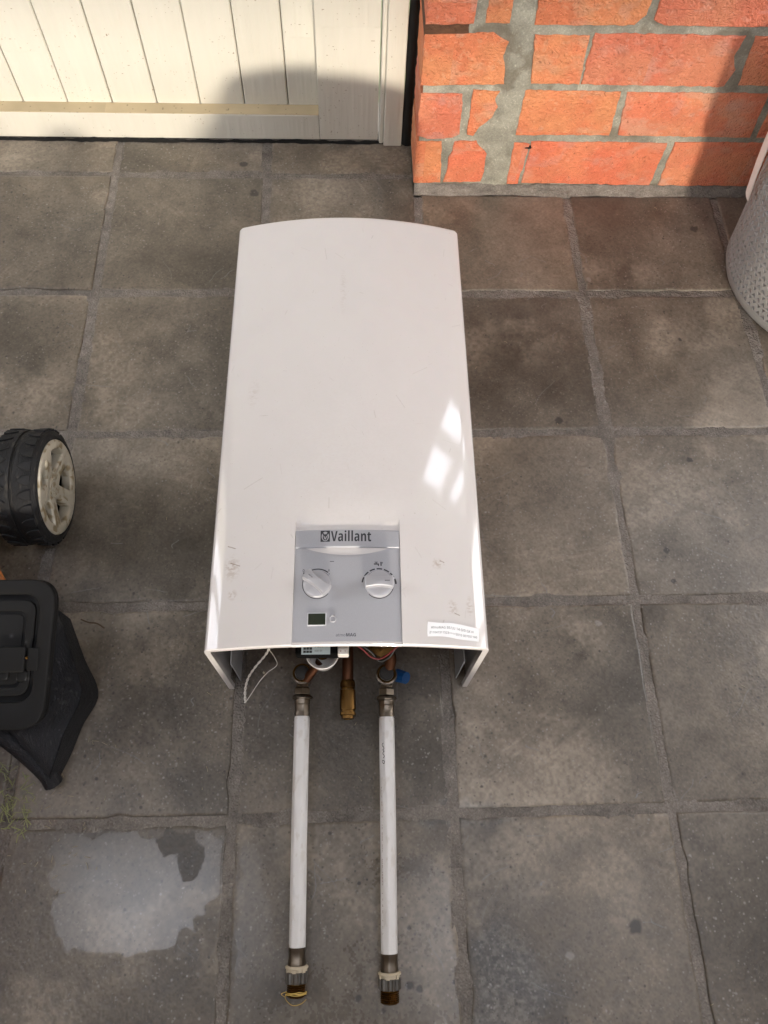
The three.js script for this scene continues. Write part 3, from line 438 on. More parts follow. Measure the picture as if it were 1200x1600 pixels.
  const scoop = (x, z) => { const t = 1 - (x / 0.062) ** 2; if (t <= 0) return 0; const z1 = 0.2128 + 0.0135 * t; return z > 0.2128 && z < z1 ? 0.0052 * (z1 - z) / 0.0135 : 0; };
  const puv = (x, z) => [(x + HX) / (2 * HX), 1 - (z - PZ) / (PZ1 - PZ)];
  const panel = mesh('control_panel', gridGeo(lin(-HX, HX, 64), [...lin(0.2127, 0.2275, 26), ...lin(0.2285, PZ1, 14)], (x, z) => [x, topY(x) - scoop(x, z), z], puv), silver, h);
  mesh('panel_edge', gridGeo([0, 1], lin(-HX, HX, 30), (t, x) => [x, topY(x) - 0.006 * t, PZ1 + 0.0002]), silverPlain, panel);
  { // raised brand strip with an overhanging lower edge
    const g = gridGeo(lin(-HX, HX, 40), [PZ, PZ + 0.002, ...lin(0.192, 0.2122, 6), 0.2134, 0.2135], (x, z) => [x, topY(x) + (z < PZ + 0.001 ? -0.002 : z > 0.21345 ? -0.0012 : z > 0.213 ? 0.0006 : 0.0012), z], puv);
    mesh('brand_strip', g, silver, panel);
    mesh('grip_slot', gridGeo(lin(-0.062, 0.062, 30), [0, 1], (x, t) => [x, topY(x) - 0.0012 - t * 0.0046 * Math.max(0, 1 - (x / 0.062) ** 2), 0.21275]), silverPlain, panel);
  }
  const knob = (x, z, turn, nm) => {
    const y = topY(x), k = mesh('knob', latheAlong(V(x, y - 0.001, z), V(x, y + 1, z), [[0, 0.0001], [0, 0.0172], [0.0045, 0.0170], [0.0056, 0.0160], [0.0062, 0.0135], [0.0064, 0.0001]], 40), silverPlain, h);
    const s = new THREE.Shape(); s.moveTo(-0.0158, -0.0062); s.quadraticCurveTo(0, -0.0026, 0.0158, -0.0062); s.quadraticCurveTo(0.0178, 0, 0.0158, 0.0062); s.quadraticCurveTo(0, 0.0026, -0.0158, 0.0062); s.quadraticCurveTo(-0.0178, 0, -0.0158, -0.0062);
    const g = new THREE.ExtrudeGeometry(s, { depth: 0.0085, bevelEnabled: true, bevelThickness: 0.0012, bevelSize: 0.001, bevelSegments: 3, curveSegments: 14 }); g.rotateX(-Math.PI / 2); g.rotateY(turn); g.translate(x, y + 0.0048, z); mesh('grip', toCreasedNormals(g, 0.6), silverPlain, k);
    const m = box(0.0065, 0.0125, 0, 0.0006, -0.0007, 0.0007); m.rotateY(turn); m.translate(x, y + 0.0146, z); mesh('pointer_mark', m, std({ color: 0x77777c, roughness: 0.5 }), k);
    const ring = new THREE.RingGeometry(0.0172, 0.0181, 48).rotateX(-Math.PI / 2).translate(x, y + 0.0007, z); mesh('dark_ring', ring, std({ color: 0x3a3b40, roughness: 0.6 }), k);
  };
  knob(-0.0365, 0.262, 2.45); knob(0.0385, 0.262, 0.0);
  { const y = topY(0.036), d = mesh('display_frame', rbox(-0.0475, -0.0245, y - 0.003, y + 0.0009, 0.2973, 0.3135, 0.001), std({ color: 0xcfcfd2, roughness: 0.4 }), h);
    mesh('display', box(-0.0462, -0.0258, y, y + 0.0014, 0.2985, 0.3123), phys({ color: 0x2c332c, roughness: 0.15, clearcoat: 1, clearcoatRoughness: 0.05 }), d); }
  { const y = topY(0.0175), b = mesh('reset_button', latheAlong(V(-0.0170, y - 0.001, 0.3055), V(-0.0170, 1, 0.3055), [[0, 0.0001], [0, 0.0045], [0.0028, 0.0043], [0.0034, 0.0036], [0.0026, 0.0028], [0.0024, 0.0001]], 28), silverPlain, h);
    mesh('button_symbol', new THREE.TorusGeometry(0.0014, 0.00022, 6, 18).rotateX(Math.PI / 2).translate(-0.0170, y + 0.0017, 0.3055), std({ color: 0x8a8a8e, roughness: 0.6 }), b); }
  { // paper type label
    const lv = document.createElement('canvas'); lv.width = 620; lv.height = 170; const l = lv.getContext('2d'); l.fillStyle = '#f1f2f4'; l.fillRect(0, 0, 620, 170); l.fillStyle = '#3c3c42'; l.font = '40px sans-serif'; l.fillText('atmoMAG BE/LU 14-0/0 GX H', 38, 72, 520); l.font = '36px sans-serif'; l.fillText('211047311523<<<<3010 007057 N6', 20, 132, 580);
    const lt = new THREE.CanvasTexture(lv); lt.colorSpace = THREE.SRGBColorSpace; lt.anisotropy = 8;
    mesh('type_label', gridGeo(lin(0, 1, 14), lin(0, 1, 4), (a, b) => { const x = 0.0965 + 0.0625 * a - 0.001 * b, e = (a === 0 || a === 1) && b > 0 && b < 1 ? 0.0006 : 0; return [x + (a === 1 ? e : -e), arch(x) + 0.0004 + 0.0002 * Math.sin(a * 19), 0.3075 + 0.0178 * b + 0.0044 * a * a + 0.0006 * Math.sin(a * 9 + b * 2)]; }, (a, b) => [a, 1 - b]), std({ map: lt, roughness: 0.6 }), h);
  }
  // ---- fittings under the open lower end
  const L = (x, y, z) => V(x + 0.005 + 0.0097 * (z + 0.5765), y, z + 0.5765);
  const box2 = mesh('ignition_box', rbox(-0.066, 0.003, 0.145, 0.165, 0.25, 0.331, 0.004), phys({ color: 0x080808, roughness: 0.9, specularIntensity: 0.2 }), h);
  { const sv = document.createElement('canvas'); sv.width = 360; sv.height = 150; const s = sv.getContext('2d'); s.fillStyle = '#c3d2d6'; s.fillRect(0, 0, 360, 150); s.fillStyle = '#2e3336'; for (let i = 0; i < 3; i++) for (let j = 0; j < 4; j++) s.fillRect(24 + i * 38, 14 + j * 32, 33, 24); s.fillStyle = '#5f6b72'; s.font = '26px sans-serif'; s.fillText('Made in EU', 165, 40); s.fillText('IP X4 3 V', 165, 82); s.fillText('0085 BR', 165, 122);
    const st = new THREE.CanvasTexture(sv); st.colorSpace = THREE.SRGBColorSpace;
    mesh('spec_sticker', gridGeo([0, 1], [0, 1], (a, b) => [-0.058 + 0.036 * a, 0.1655, 0.3115 + 0.019 * b], (a, b) => [a, 1 - b]), std({ map: st, roughness: 0.35 }), box2);
    const nv = document.createElement('canvas'); nv.width = 120; nv.height = 90; const q = nv.getContext('2d'); q.fillStyle = '#e6e1dc'; q.fillRect(0, 0, 120, 90); q.fillStyle = '#8d5a50'; q.font = '44px sans-serif'; q.fillText('E', 18, 58); q.fillText('1', 72, 58); const nt = new THREE.CanvasTexture(nv); nt.colorSpace = THREE.SRGBColorSpace;
    const tag = mesh('terminal_cap', rbox(-0.0125, 0.0015, 0.155, 0.170, 0.318, 0.3322, 0.002), std({ color: 0xded8d2, roughness: 0.5 }), box2);
    mesh('terminal_print', gridGeo([0, 1], [0, 1], (a, b) => [-0.0115 + 0.012 * a, 0.1703, 0.3245 + 0.0068 * b], (a, b) => [a, 1 - b]), std({ map: nt, roughness: 0.5 }), tag); }
  // white-rimmed cup
  const cup = mesh('valve_cup', latheAlong(L(-0.042, 0.075, -0.262), L(-0.042, 1, -0.262), [[0, 0.0001], [0, 0.016], [0.03, 0.021], [0.038, 0.0225], [0.039, 0.0215], [0.036, 0.0185], [0.012, 0.0165], [0.010, 0.0001]], 36), phys({ color: 0xd9d4cf, roughness: 0.3, clearcoat: 0.5 }), h);
  mesh('spring', new THREE.TorusGeometry(0.008, 0.0018, 8, 24).rotateX(Math.PI / 2).translate(...L(-0.042, 0.105, -0.264).toArray()), brassMat, cup);
  mesh('copper_stub', cyl(L(-0.046, 0.085, -0.258), L(-0.066, 0.062, -0.238), 0.006), copperMat, h);
  mesh('heat_exchanger_pipe', mergeGeometries([tube([L(0.03, 0.06, -0.30), L(0.05, 0.07, -0.268), L(0.046, 0.06, -0.247)], 0.008, 24, 10), tube([L(-0.01, 0.05, -0.34), L(-0.009, 0.05, -0.28), L(-0.0095, 0.045, -0.228)], 0.0082, 24, 10)]), copperMat, h);
  mesh('brass_valve', latheAlong(L(0.036, 0.09, -0.276), L(0.036, 1, -0.276), [[0, 0.0001], [0, 0.02], [0.02, 0.02], [0.022, 0.012], [0.034, 0.011], [0.035, 0.0001]], 6), brassMat, h);
  // a pipe with its elbow, couplings, tube and end fitting
  const pipeSet = (x, xe, za, ze, cap) => {
    const a = L(x, 0.046, za), b = L(xe, 0.0135, ze), d = new THREE.Vector3().subVectors(b, a).normalize(), at = (t) => a.clone().addScaledVector(d, t), len = a.distanceTo(b), up = (p, y) => V(p.x, y, p.z);
    const el = at(-0.034);
    const elbow = mesh('elbow', latheAlong(V(el.x, 0.022, el.z), V(el.x, 1, el.z), [[0, 0.0001], [0, 0.011], [0.012, 0.0125], [0.03, 0.0135], [0.034, 0.0145], [0.038, 0.0145], [0.039, 0.0122], [0.043, 0.0118], [0.043, 0.0001]], 32), chrome, h);
    mesh('elbow_cap', latheAlong(V(el.x, 0.065, el.z), V(el.x, 1, el.z), [[0, 0.0001], [0, 0.0098], [0.004, 0.0092], [0.005, 0.0001]], 24), std({ color: 0x2a2622, roughness: 0.5, metalness: 0.3 }), elbow);
    mesh('ring_washer', latheAlong(V(el.x, 0.0655, el.z), V(el.x, 1, el.z), [[0, 0.0102], [0.0012, 0.0122], [0, 0.013]], 32), brassMat, elbow);
    mesh('elbow_neck', latheAlong(at(-0.03), at(1), [[0, 0.0001], [0, 0.009], [0.012, 0.009], [0.014, 0.0115], [0.022, 0.0115], [0.0225, 0.0001]], 6), chrome, elbow);
    const pg = latheAlong(at(0), b, [[0.0, 0.0001], [0.0, 0.0098], [0.0225, 0.0098], [0.0225, 0.01035], ...lin(0.03, len - 0.004, 18).map((t) => [t, 0.0104]), [len, 0.01035], [len, 0.0001]], 32); { const q = pg.attributes.position; for (let i = 0; i < q.count; i++) { const t = clamp((q.getZ(i) - a.z) / (b.z - a.z)); q.setX(i, q.getX(i) + cap * Math.sin(t * Math.PI) * Math.sin(t * Math.PI)); } }
    const p = mesh('water_pipe', pg, pipeMat, h);
    mesh('coupling_collar', latheAlong(at(-0.0075), b, [[0, 0.0001], [0, 0.0105], [0.002, 0.0136], [0.0045, 0.0142], [0.006, 0.013], [0.0065, 0.0001]], 32), chrome, p);
    mesh('steel_sleeve', latheAlong(at(-0.0015), b, [[0, 0.0001], [0, 0.0108], [0.006, 0.0111], [0.0075, 0.0103], [0.017, 0.0104], [0.019, 0.0112], [0.0225, 0.0110], [0.023, 0.0001]], 32), chrome, p);
    mesh('steel_sleeve', latheAlong(at(len - 0.001), b.clone().add(d), [[0, 0.0001], [0, 0.0109], [0.003, 0.0111], [0.005, 0.0104], [0.013, 0.0104], [0.016, 0.0112], [0.020, 0.0112], [0.020, 0.0001]], 32), chrome, p);
    const e = at(len + 0.019), e2 = at(len + 1);
    const wr = mesh('plastic_ring', latheAlong(e, e2, [[0, 0.0001], [0, 0.0125], [0.0012, 0.0143], [0.0028, 0.0143], [0.0036, 0.0118], [0.0085, 0.0112], [0.0085, 0.0001]], 32), std({ color: 0xbfb29a, roughness: 0.7 }), p);
    for (let k = 0; k < 6; k++) { const an = k * Math.PI / 3 + 0.2, q = new THREE.Quaternion().setFromUnitVectors(V(0, 1, 0), d), g = new THREE.BoxGeometry(0.004, 0.004, 0.0018).translate(0, 0.0052, 0.0122).rotateY(an).applyQuaternion(q).translate(e.x, e.y, e.z); mesh('tooth', g, std({ color: 0xbfb29a, roughness: 0.7 }), wr); }
    const n0 = at(len + 0.0265);
    { const s = new THREE.Shape(); for (let k = 0; k < 48; k++) { const an = k / 48 * Math.PI * 2, r = 0.0131 + 0.0007 * Math.sign(Math.sin(an * 12)); k ? s.lineTo(Math.cos(an) * r, Math.sin(an) * r) : s.moveTo(Math.cos(an) * r, Math.sin(an) * r); }
      const g = new THREE.ExtrudeGeometry(s, { depth: 0.011, bevelEnabled: true, bevelThickness: 0.0008, bevelSize: 0.0008, bevelOffset: -0.0008, bevelSegments: 1 }); g.applyQuaternion(new THREE.Quaternion().setFromUnitVectors(V(0, 0, 1), d)); g.translate(n0.x, n0.y, n0.z); mesh('union_nut', g, steelDull, p); }
    const th = []; th.push([0, 0.0001], [0, 0.0102]); for (let k = 0; k < 6; k++) { th.push([0.002 + k * 0.0022, 0.0103], [0.0031 + k * 0.0022, 0.0117]); } th.push([0.0158, 0.0101], [0.016, 0.0075], [0.004, 0.007], [0.004, 0.0001]);
    mesh('brass_thread', latheAlong(at(len + 0.0375), e2, th, 32), brassMat, p);
    return [p, at, len, el];
  };
  const pipeMat = std({ map: dataTex(256, (u, v) => { const a = fbm(u * 6, v * 18, 4, 341), s = sstep(0.6, 0.75, fbm(u * 10, v * 30 + 4, 4, 343)); const k = 0.70 * (0.93 + 0.12 * a) * (1 - 0.10 * s); return [k, k * (0.965 - 0.02 * s), k * (0.93 - 0.05 * s)]; }, true), roughness: 0.42 });
  const [p1, at1, len1] = pipeSet(-0.0718, -0.0745, -0.213, 0.0855, -0.0005);
  const [p2, at2, len2, el2] = pipeSet(0.0437, 0.0402, -0.211, 0.0945, 0.0004);
  { // hemp strands round the left thread, printed line on the right pipe, blue tap
    const e = at1(len1 + 0.049); const hemp = std({ color: 0xc9a95c, roughness: 0.9 }); const pts = []; for (let i = 0; i <= 26; i++) { const a = i * 0.62; pts.push(V(e.x + Math.cos(a) * 0.0124, e.y + Math.sin(a) * 0.0124, e.z - 0.001 + i * 0.00012 + 0.0006 * Math.sin(i * 2.3))); }
    mesh('hemp_strand', mergeGeometries([tube(pts, 0.0006, 120, 5), tube([V(e.x - 0.0125, e.y, e.z), V(e.x - 0.0135, 0.004, e.z + 0.006), V(e.x - 0.005, 0.0015, e.z + 0.014), V(e.x + 0.006, 0.002, e.z + 0.0125), V(e.x + 0.012, 0.0015, e.z + 0.008)], 0.0005, 40, 5), tube([V(e.x - 0.011, e.y + 0.004, e.z - 0.002), V(e.x - 0.018, e.y + 0.004, e.z + 0.0005), V(e.x - 0.014, e.y, e.z + 0.004)], 0.0004, 20, 5)]), hemp, p1);
    const pv = document.createElement('canvas'); pv.width = 1024; pv.height = 64; const q = pv.getContext('2d'); q.clearRect(0, 0, 1024, 64); q.fillStyle = '#8a6a5c'; q.font = '34px monospace'; q.fillText('PE-X 16 x 2  10 BAR 95C  DIN 16833  1 2 4 m  L 0 7', 8, 42, 1008);
    const pt = new THREE.CanvasTexture(pv); pt.colorSpace = THREE.SRGBColorSpace;
    const d = at2(1).sub(at2(0)).normalize(); const side = V(-0.86, 0.51, 0);
    const mk = (t0, t1, tex, w, off) => gridGeo(lin(0, 1, 6), lin(0, 1, 20), (a, b) => { const t = mix(t0, t1, b), p = at2(t), an = off + (a - 0.5) * w; const tt = clamp(t / len2); return [p.x + 0.0004 * Math.sin(tt * Math.PI) ** 2 - Math.sin(an) * 0.01062, p.y + Math.cos(an) * 0.01062, p.z]; }, (a, b) => [b, a]);
    const alpha = new THREE.MeshStandardMaterial({ map: pt, transparent: true, alphaTest: 0.3, roughness: 0.6 });
    mesh('printed_line', mk(0.11, len2 - 0.02, pt, 0.32, 0.85), alpha, p2);
    const hv = document.createElement('canvas'); hv.width = 256; hv.height = 96; const w = hv.getContext('2d'); w.clearRect(0, 0, 256, 96); w.strokeStyle = '#2a2420'; w.lineWidth = 7; w.beginPath(); w.moveTo(12, 50); w.quadraticCurveTo(30, 10, 50, 44); w.quadraticCurveTo(70, 80, 88, 40); w.lineTo(104, 62); w.quadraticCurveTo(124, 20, 140, 52); w.quadraticCurveTo(158, 84, 176, 44); w.moveTo(200, 30); w.quadraticCurveTo(246, 26, 232, 66); w.quadraticCurveTo(206, 86, 200, 30); w.stroke();
    const ht = new THREE.CanvasTexture(hv); ht.colorSpace = THREE.SRGBColorSpace;
    mesh('handwritten_mark', mk(0.055, 0.085, ht, 0.75, 0.55), new THREE.MeshStandardMaterial({ map: ht, transparent: true, alphaTest: 0.3, roughness: 0.6 }), p2);
    const bt = new THREE.CylinderGeometry(0.0085, 0.0095, 0.017, 10).rotateZ(-0.9).rotateY(-0.5).translate(el2.x + 0.0215, 0.05, el2.z + 0.001); mesh('blue_tap', toCreasedNormals(bt, 0.4), std({ color: 0x0d4274, roughness: 0.4 }), h);
    mesh('blue_tap_stem', cyl(V(el2.x + 0.008, 0.048, el2.z), V(el2.x + 0.017, 0.05, el2.z + 0.001), 0.004), chrome, h);
  }
  // gas connection in brass
  mesh('gas_connection', latheAlong(L(-0.0095, 0.045, -0.24), L(-0.0095, 0.04, -0.1), [[0, 0.0001], [0, 0.0095], [0.004, 0.0108], [0.009, 0.0108], [0.0095, 0.0096], [0.013, 0.0096], [0.0135, 0.0108], [0.040, 0.0110], [0.0405, 0.0100], [0.043, 0.0100], [0.0435, 0.0112], [0.0475, 0.0112], [0.048, 0.0095], [0.052, 0.0092], [0.0525, 0.006], [0.045, 0.0055], [0.045, 0.0001]], 36), brassMat, h);
  // wires
  const redM = std({ color: 0x6d141b, roughness: 0.5 }), blkM = std({ color: 0x151515, roughness: 0.5 });
  mesh('red_wire', tube([L(0.003, 0.150, -0.262), L(0.012, 0.14, -0.258), L(0.022, 0.128, -0.252), L(0.031, 0.125, -0.250), L(0.04, 0.13, -0.252), L(0.052, 0.145, -0.258), L(0.07, 0.16, -0.268)], 0.0011, 60, 6), redM, h);
  mesh('black_wire', tube([L(0.005, 0.145, -0.266), L(0.022, 0.13, -0.258), L(0.033, 0.122, -0.248), L(0.045, 0.13, -0.251), L(0.055, 0.145, -0.262)], 0.0016, 50, 6), blkM, h);
  { const white = std({ color: 0xe2ddd2, roughness: 0.6 }), base = new THREE.CatmullRomCurve3([L(-0.112, 0.10, -0.275), L(-0.124, 0.06, -0.272), L(-0.140, 0.035, -0.262), L(-0.151, 0.02, -0.250), L(-0.1555, 0.010, -0.237), L(-0.1555, 0.004, -0.219)]), mk = (ph, r) => { const pts = []; for (let i = 0; i <= 80; i++) { const p = base.getPoint(i / 80), a = i * 0.5 + ph; pts.push(V(p.x + Math.cos(a) * 0.0011, p.y + Math.sin(a) * 0.0011, p.z + Math.sin(a) * 0.0004)); } return tube(pts, r, 200, 6); };
    mesh('twisted_wire', mergeGeometries([mk(0, 0.00095), mk(Math.PI, 0.00095)]), white, h);
    mesh('thin_wire', tube([L(-0.1555, 0.0035, -0.219), L(-0.149, 0.006, -0.228), L(-0.135, 0.012, -0.248), L(-0.124, 0.02, -0.258), L(-0.110, 0.03, -0.266), L(-0.111, 0.05, -0.272), L(-0.116, 0.075, -0.276)], 0.0006, 60, 5), white, h);
    mesh('wire_knot', new THREE.IcosahedronGeometry(0.0022, 1).translate(...L(-0.129, 0.016, -0.259).toArray()), std({ color: 0xb9b098, roughness: 0.8 }), h); }
}

// ---------------------------------------------------------------- lawn mower, partly in view at the left
{
  const m = thing('lawn_mower', 'lawn mower with a pale spoked wheel and black side discharge flap', 'lawn mower', [0, 0, 0]);
  const rubber = phys({ specularIntensity: 0.45, map: dataTex(256, (u, v) => { const a = fbm(u * 12, v * 12, 4, 401), d = sstep(0.66, 0.8, fbm(u * 40, v * 40, 3, 402)); const k = 0.010 + 0.008 * a; return [mix(k, 0.10, d * 0.35), mix(k, 0.09, d * 0.35), mix(k * 1.06, 0.075, d * 0.35)]; }, true), roughness: 0.62, bumpMap: brickBump, bumpScale: 0.001 });
  const blk = phys({ specularIntensity: 0.3, map: dataTex(256, (u, v) => { const a = fbm(u * 9, v * 9, 4, 405), s = vn(u * 150, v * 150, 406); let k = 0.006 + 0.008 * a; if (s > 0.955) k += 0.05; return [k, k, k * 1.04]; }, true), roughness: 0.6 });
  const rimMat = std({ map: dataTex(256, (u, v) => { const a = fbm(u * 7, v * 7, 4, 411), d = sstep(0.48, 0.72, fbm(u * 11 + 4, v * 11, 4, 412)); return [mix(0.52, 0.27, d) * (0.8 + 0.3 * a), mix(0.48, 0.21, d) * (0.8 + 0.3 * a), mix(0.39, 0.12, d) * (0.8 + 0.3 * a)]; }, true), roughness: 0.42, metalness: 0.25 });
  const wheel = (cx, cy, cz, R) => {
    const k = R / 0.086, prof = [[-0.064, 0.058], [-0.064, 0.078], [-0.060, 0.0835], [-0.050, 0.0845], [-0.034, 0.0845], [-0.0335, 0.0825], [-0.0285, 0.0825], [-0.028, 0.0845], [-0.012, 0.0845], [-0.004, 0.083], [0.0, 0.079], [0.0015, 0.073], [0.0005, 0.0705], [-0.006, 0.070], [-0.008, 0.058]];
    const g = new THREE.LatheGeometry(prof.map(([a, r]) => new THREE.Vector2(r * k, a * k)), 72).rotateZ(-Math.PI / 2).translate(cx, cy, cz);
    const w = new THREE.Group(); w.name = 'wheel'; m.add(w);
    const ty = mesh('tyre', toCreasedNormals(g, 0.5), rubber, w);
    // tread: curved lugs in two staggered rows
    const lugs = []; for (let i = 0; i < 26; i++) for (const row of [0, 1]) { const an = (i + row * 0.5) / 26 * Math.PI * 2, s = new THREE.Shape(); s.moveTo(-0.008, -0.0062); s.quadraticCurveTo(0.002, -0.0066, 0.0092, 0.0005); s.quadraticCurveTo(0.002, 0.0068, -0.008, 0.0062); s.closePath(); const e = new THREE.ExtrudeGeometry(s, { depth: 0.0022, bevelEnabled: true, bevelSize: 0.0006, bevelThickness: 0.0006, bevelSegments: 1, curveSegments: 5 }); if (!row) e.rotateZ(Math.PI); e.translate(row ? -0.0495 : -0.0125, 0, 0.0837); e.scale(k, k, k); e.rotateX(an); e.translate(cx, cy, cz); lugs.push(e); }
    for (const e of lugs) mesh('tread_lug', e, rubber, w);
    // rim: dished disc with five openings
    const s = new THREE.Shape(); s.absarc(0, 0, 0.0705 * k, 0, Math.PI * 2, false);
    for (let i = 0; i < 5; i++) { const a = i / 5 * Math.PI * 2 + 0.45, hp = new THREE.Path(), pt = (r, t) => [r * k * Math.cos(a + t), r * k * Math.sin(a + t)]; hp.moveTo(...pt(0.026, -0.18)); hp.quadraticCurveTo(...pt(0.042, -0.36), ...pt(0.055, -0.40)); hp.quadraticCurveTo(...pt(0.063, 0), ...pt(0.055, 0.40)); hp.quadraticCurveTo(...pt(0.042, 0.36), ...pt(0.026, 0.18)); hp.quadraticCurveTo(...pt(0.021, 0), ...pt(0.026, -0.18)); s.holes.push(hp); }
    const r = new THREE.ExtrudeGeometry(s, { depth: 0.011 * k, bevelEnabled: true, bevelThickness: 0.003, bevelSize: 0.003, bevelOffset: -0.003, bevelSegments: 3, curveSegments: 20 }); r.rotateY(Math.PI / 2);
    { const p = r.attributes.position; for (let i = 0; i < p.count; i++) { const rad = Math.hypot(p.getY(i), p.getZ(i)); p.setX(i, p.getX(i) - 0.010 * Math.cos(Math.min(1, rad / (0.07 * k)) * Math.PI) * 0.5 - 0.010); } r.computeVertexNormals(); }
    r.translate(cx - 0.006, cy, cz); { const uv = r.attributes.uv; for (let i = 0; i < uv.count; i++) uv.setXY(i, uv.getX(i) / 0.15, uv.getY(i) / 0.15); }
    const rim = mesh('rim', toCreasedNormals(r, 0.7), rimMat, w);
    mesh('hub_cap', latheAlong(V(cx - 0.012, cy, cz), V(cx + 1, cy, cz), [[0, 0.019 * k], [0.006, 0.0165 * k], [0.009, 0.0145 * k], [0.0095, 0.0128 * k], [0.0085, 0.012 * k], [0.0095, 0.009 * k], [0.0105, 0.0001]], 32), rimMat, rim);
    mesh('inner_disc', cyl(V(cx - 0.05, cy, cz), V(cx - 0.034, cy, cz), 0.068 * k, 0.068 * k, 40), std({ color: 0x0b0b0b, roughness: 0.9 }), rim);
    mesh('axle', cyl(V(cx - 0.16, cy, cz), V(cx - 0.03, cy, cz), 0.007, 0.007, 12), steelDull, w);
  };
  wheel(-0.437, 0.086, -0.525, 0.086);
  wheel(-0.437, 0.086, 0.27, 0.086);
  wheel(-0.99, 0.086, -0.525, 0.086); wheel(-0.99, 0.086, 0.27, 0.086);
  const orange = std({ map: dataTex(128, (u, v) => { const a = fbm(u * 9, v * 9, 4, 421), d = sstep(0.55, 0.7, fbm(u * 20, v * 20, 3, 422)); return [mix(0.50, 0.10, d * 0.6) * (0.6 + 0.7 * a), mix(0.16, 0.06, d * 0.6) * (0.6 + 0.7 * a), 0.03]; }, true), roughness: 0.5 });
  { const s = new THREE.Shape(); s.moveTo(-0.93, 0.42); s.lineTo(-0.58, 0.42); s.quadraticCurveTo(-0.525, 0.40, -0.525, 0.30); s.lineTo(-0.525, -0.22); s.quadraticCurveTo(-0.525, -0.40, -0.62, -0.44); s.lineTo(-0.88, -0.44); s.quadraticCurveTo(-0.97, -0.40, -0.97, -0.22); s.lineTo(-0.97, 0.30); s.quadraticCurveTo(-0.97, 0.40, -0.93, 0.42);
    const e = new THREE.ExtrudeGeometry(s, { depth: 0.06, bevelEnabled: true, bevelThickness: 0.02, bevelSize: 0.02, bevelOffset: -0.02, bevelSegments: 4 }); e.rotateX(-Math.PI / 2); e.translate(0, 0.06, -0.14); mesh('deck', e, orange, m);
    mesh('engine', mergeGeometries([new THREE.CylinderGeometry(0.11, 0.13, 0.12, 32).translate(-0.735, 0.19, 0.05), new THREE.CylinderGeometry(0.085, 0.1, 0.05, 32).translate(-0.735, 0.265, 0.05)].map((g) => g.toNonIndexed())), blk, m);
    mesh('deck_bracket', tube([V(-0.55, 0.13, -0.43), V(-0.515, 0.11, -0.42), V(-0.506, 0.09, -0.405), V(-0.501, 0.075, -0.39), V(-0.492, 0.055, -0.375), V(-0.48, 0.03, -0.36)], 0.006, 30, 8), orange, m); }
  // black discharge door: rounded plate with a raised rim, channel and latch; local u to the right (x), v down the slope
  const TR = V(-0.384, 0.16, -0.353), vd = V(-0.011, -0.06, 0.18), vl = vd.length(), vn_ = vd.clone().normalize(), un = V(1, 0, 0), nn = new THREE.Vector3().crossVectors(vn_, un).normalize();
  const o0 = TR.clone(); const toW = (u, v, n) => o0.clone().addScaledVector(un, u).addScaledVector(vn_, v).addScaledVector(nn, n);
  const basis = new THREE.Matrix4().makeBasis(un, vn_.clone().negate(), new THREE.Vector3().crossVectors(un, vn_.clone().negate()));
  const sgn = Math.sign(new THREE.Vector3().crossVectors(un, vn_.clone().negate()).y);
  const rr4 = (x0, y0, x1, y1, r, hole) => { const s = hole ? new THREE.Path() : new THREE.Shape(); s.moveTo(x0 + r, y0); s.lineTo(x1 - r, y0); s.quadraticCurveTo(x1, y0, x1, y0 + r); s.lineTo(x1, y1 - r); s.quadraticCurveTo(x1, y1, x1 - r, y1); s.lineTo(x0 + r, y1); s.quadraticCurveTo(x0, y1, x0, y1 - r); s.lineTo(x0, y0 + r); s.quadraticCurveTo(x0, y0, x0 + r, y0); return s; };
  const plate = (s, depth, n0, bev = 0.0018) => { const e = new THREE.ExtrudeGeometry(s, { depth, bevelEnabled: true, bevelThickness: bev, bevelSize: bev, bevelOffset: -bev, bevelSegments: 3, curveSegments: 10 }); e.translate(0, 0, n0); e.applyMatrix4(basis); e.translate(o0.x, o0.y, o0.z); return toCreasedNormals(e, 0.6); };
  const XL = -0.22;
  const door = mesh('discharge_door', plate(rr4(XL, -vl, 0, 0, 0.034), 0.006, -0.012), blk, m);
  { const s = rr4(XL, -vl, 0, 0, 0.034); s.holes.push(rr4(XL + 0.018, -vl + 0.034, -0.018, -0.019, 0.022, true)); mesh('raised_rim', plate(s, 0.009, -0.007, 0.0022), blk, door);
    const s2 = rr4(XL + 0.024, -vl + 0.042, -0.024, -0.026, 0.018); s2.holes.push(rr4(XL + 0.036, -vl + 0.052, -0.035, -0.040, 0.012, true)); mesh('inner_ridge', plate(s2, 0.0055, -0.007, 0.0014), blk, door);
    mesh('center_panel', plate(rr4(XL + 0.040, -vl + 0.056, -0.039, -0.044, 0.01), 0.0022, -0.006, 0.001), blk, door);
    const la = mesh('latch', plate(rr4(-0.062, -0.118, -0.030, -0.086, 0.003), 0.010, -0.005), blk, door);
    mesh('latch_lever', plate(rr4(-0.026, -0.116, -0.013, -0.088, 0.002), 0.008, -0.003, 0.001), blk, la);
    mesh('latch_foot', plate(rr4(-0.064, -0.128, -0.050, -0.114, 0.005), 0.004, -0.003), blk, la); mesh('latch_foot', plate(rr4(-0.040, -0.130, -0.026, -0.116, 0.005), 0.004, -0.003), blk, la);
    mesh('brass_rivet', new THREE.SphereGeometry(0.0022, 10, 8).translate(...toW(-0.0285, 0.1, 0.003).toArray()), brassMat, la); }
